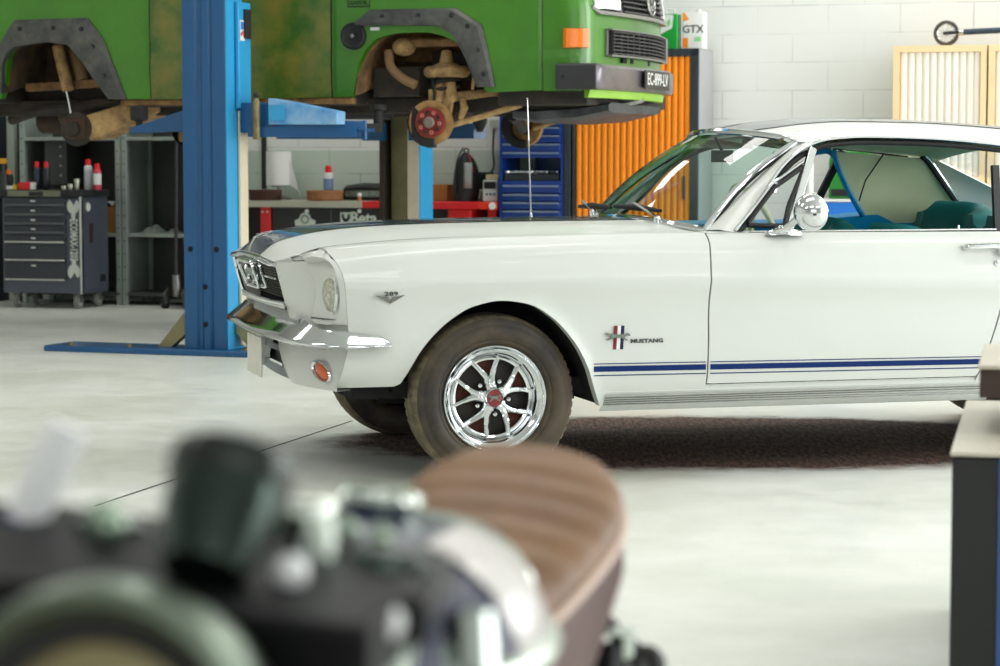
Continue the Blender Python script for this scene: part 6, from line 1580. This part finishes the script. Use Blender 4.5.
MB().grid([[(p[0], p[1] * 1.008, p[2] + .003) for p in rows[i][1:8]] for i in range(1, 17)]).build('tank_reflection', mat('tank_reflection_cream', (190, 184, 182), .3, coat=.2), tk)  # pale reflection on the tank painted as a separate sheet
# headlamp
had = Vector((1, 0.05, .10)).normalized(); hc0 = Vector((1.385, -.014, .828))
hl_ = MB().lathe([(.001, -.17), (.04, -.165), (.075, -.12), (.088, -.06), (.092, -.02)], hc0, had, 40, cap=False).build('headlamp_shell', MBLK, bk)
MB().lathe([(.092, -.05), (.098, -.046), (.103, -.02), (.103, .0), (.098, .018), (.090, .022), (.084, .014)], hc0, had, 48, cap=False).build('headlamp_rim', DULLC, hl_)
MB().lathe([(.085, .014), (.078, .008), (.064, .004)], hc0, had, 40, cap=False).build('headlamp_seal', RUBBER, hl_)
MB().lathe([(.066, .005), (.055, .014), (.03, .022), (.001, .025)], hc0, had, 40, cap=False).build('headlamp_glass', mat('lamp_tan_reflection', (164, 152, 112), .1, .2, var=.3, vscale=30), hl_)  # tan reflection in the glass put into its colour
# fork, yokes, bars (steering turned, so the left bar swings towards the camera)
for s in (-1, 1):
    MB().tube([(1.17, s * .095, .895), (1.22, s * .095, .70), (1.40, s * .095, .30)], [.025, .025, .03], 14).build('fork_leg', BIKEC, bk)
    MB().lathe([(.028, 0), (.028, .026), (.016, .034), (.001, .034)], (1.168, s * .095, .893), (-.2, 0, 1), 18).build('fork_cap', DARKC, bk)
MB().loft([[(1.10, y * .9, .885), (1.24, y, .880), (1.24, y, .910), (1.10, y * .9, .918)] for y in (-.19, -.16, 0, .12, .14)]).build('top_yoke', MBLK, bk, bevel=.008)
bars = MB(); bars.tube(crv([(1.19, -.10, .89), (1.17, -.18, .91), (1.12, -.30, .905), (1.08, -.42, .89)], 6), .013, 10); b1_ = bars.build('handlebar', MBLK, bk)
MB().tube([(1.155, -.20, .91), (1.12, -.30, .905), (1.07, -.44, .888)], .024, 12).build('grip', RUBBER, b1_)
MB().tube(crv([(1.18, -.15, .885), (1.20, -.24, .885), (1.14, -.38, .87)], 5), .008, 8).build('lever', MBLK, b1_)
pc = MB(); pc.tube([(1.17, -.155, .915), (1.16, -.145, .95), (1.155, -.135, .98)], [.014, .016, .014], 14); pc.build('brake_reservoir', mat('reservoir_glint', (246, 247, 248), .4), b1_); MB().tube([(1.174, -.161, .890), (1.17, -.155, .916)], [.015, .016], 14).build('reservoir_band', mat('reservoir_blue', (30, 70, 150), .3), b1_)  # white of the bright glint painted into the reservoir colour
bars = MB(); bars.tube(crv([(1.19, .10, .84), (1.25, .17, .825), (1.36, .28, .80)], 6), .013, 10); b2_ = bars.build('handlebar', BIKEC, bk)
MB().tube([(1.30, .22, .814), (1.42, .34, .785)], .019, 12).build('grip', MBLK, b2_)
MB().tube([(1.165, .155, .85), (1.15, .148, .885)], [.018, .017], 14).build('clutch_perch', BIKEC, b2_)
# instruments in one dark binnacle
def gauge(yc, xc, zc, r):
    ax_ = (-.62, 0, .78)
    g = MB().lathe([(.001, -.075), (r * .7, -.07), (r * .95, -.035), (r, .0)], (xc, yc, zc), ax_, 28, cap=False).build('gauge', DARKC, bk)
    MB().lathe([(r, -.012), (r * 1.08, -.004), (r * 1.06, .008), (r * .93, .010)], (xc, yc, zc), ax_, 28, cap=False).build('gauge_rim', mat('rim_dark', (60, 64, 62), .25, .7), g)
    MB().lathe([(r * .95, .004), (r * .4, .007), (.001, .007)], (xc, yc, zc), ax_, 24, cap=False).build('gauge_glass', mat('gauge_glass', (120, 134, 124), .1, .2), g)
gauge(.002, 1.225, .972, .038)
MB().tube([(1.20, .055, .90), (1.21, .05, .955)], [.018, .016], 14).build('ignition_switch', BIKEC, bk)
MB().loft([[(1.13, y, .870), (1.30, y, .860), (1.31, y, .905), (1.14, y, .922)] for y in (-.20, -.18, .10, .12)]).build('instrument_bracket', MBLK, bk, bevel=.006)
for i, (y, x, z) in enumerate(((.012, 1.13, .928), (.034, 1.13, .928), (.056, 1.13, .928), (.080, 1.13, .926), (.05, 1.24, .918), (.115, 1.245, .895), (-.085, 1.20, .925), (-.10, 1.17, .925))):  # small balls added to stand in for blurred bright highlights
    MB().ball((x, y, z), .0085 if i < 4 else .012, 12).build('glint_ball', mat('glint_pale_%d' % i, (150, 170, 150), .15, .6) if i < 4 or i > 5 else mat('glint_white_%d' % i, (245, 246, 246), .2, coat=.8), bk)
for s in (-1, 1):
    st_ = MB().tube([(1.25, s * .10, .72), (1.26, s * .17, .71)], .009, 8).build('indicator_stalk', BIKEC, bk)
    MB().ball((1.26, s * .195, .70), (.04, .03, .03), 14).build('indicator_lamp', mat('bike_amber_%d' % (s + 1), (206, 98, 30), .25), st_)
mb = MB(); mb.tube(crv([(1.13, -.22, .88), (1.25, -.17, .90), (1.30, -.05, .84), (1.2, .0, .74)], 6), .006, 8); mb.build('cable', RUBBER, bk)
# frame, engine, wheels (below the picture)
mb = MB(); mb.tube([(1.165, 0, .86), (1.21, 0, .66)], .035, 14); mb.tube([(1.17, 0, .70), (.62, 0, .67), (.1, 0, .66), (-.02, 0, .68)], .022, 10)
for s in (-1, 1): mb.tube(crv([(1.18, s * .03, .68), (1.05, s * .12, .35), (.82, s * .14, .24), (.47, s * .14, .26), (.32, s * .13, .46), (.12, s * .11, .64)], 5), .018, 8)
mb.build('frame', MBLK, bk)
mb = MB(); mb.box(.50, .92, -.15, .15, .27, .46); mb.loft([[(x + .02, -.10, z), (x - .16, -.10, z), (x - .16, .10, z), (x + .02, .10, z)] for x, z in ((.84, .46), (.90, .62))]); en = mb.build('engine', mat('engine_alloy', (140, 140, 138), .4, .8, var=.2), bk, bevel=.02)
for k in range(5): MB().box(.66, .94, -.14, .14, .475 + k * .028, .482 + k * .028).build('cooling_fin', STEEL, en)
for xw in (1.47, .02):
    w_o = MB().torus((xw, 0, .31), (0, 1, 0), .255, .055, 48, 12).build('tyre', RUBBER, bk)
    MB().torus((xw, 0, .31), (0, 1, 0), .205, .018, 40, 8).build('rim', BIKEC, w_o)
    mb = MB()
    for k in range(24):
        a = 2 * pi * k / 24; mb.tube([(xw + .03 * cos(a + .5), .02 * (-1) ** k, .31 + .03 * sin(a + .5)), (xw + .2 * cos(a), 0, .31 + .2 * sin(a))], .0018, 4)
    mb.build('spokes', BIKEC, w_o)
    MB().cyl((xw, -.10, .31), (xw, .10, .31), .03).build('hub', STEEL, w_o)
MB().grid([[(1.47 + .335 * cos(a), y, .31 + .335 * sin(a) - abs(y) * .3) for y in (-.075, -.04, 0, .04, .075)] for a in [radians(20 + 10 * k) for k in range(14)]]).build('front_mudguard', BIKEC, bk)
mb = MB()
for s in (-1, 1): mb.bar((.02, s * .09, .31), (.48, s * .09, .36), .03, .05)
mb.build('swing_arm', MBLK, bk)
for s in (-1, 1):
    d_ = MB().tube([(.02, s * .12, .33), (.10, s * .12, .66)], .014, 10).build('rear_damper', BIKEC, bk)
    MB().tube([(.03 + .07 * i / 60 + .026 * cos(i * .6), s * .12 + .026 * sin(i * .6), .38 + .26 * i / 60) for i in range(61)], .006, 6).build('damper_spring', MBLK, d_)
MB().tube([(.86, -.16, .42), (.96, -.18, .30), (.66, -.2, .22), (.06, -.2, .28), (-.16, -.2, .31)], [.022, .022, .025, .04, .045], 14).build('exhaust', BIKEC, bk)
MB().rbox(-.10, -.03, -.05, .05, .66, .72, .02).build('tail_lamp', mat('tail_red', (120, 20, 18), .2), bk)
mb = MB(); mb.tube([(.05, .09, .66), (.02, .125, .625)], .010, 8); mb.ball((.02, .140, .605), (.03, .025, .026), 12); mb.build('rear_indicator', MBLK, bk)
MB().tube([(.60, .12, .24), (.47, .34, .005)], .014, 8).build('side_stand', STEEL, bk)
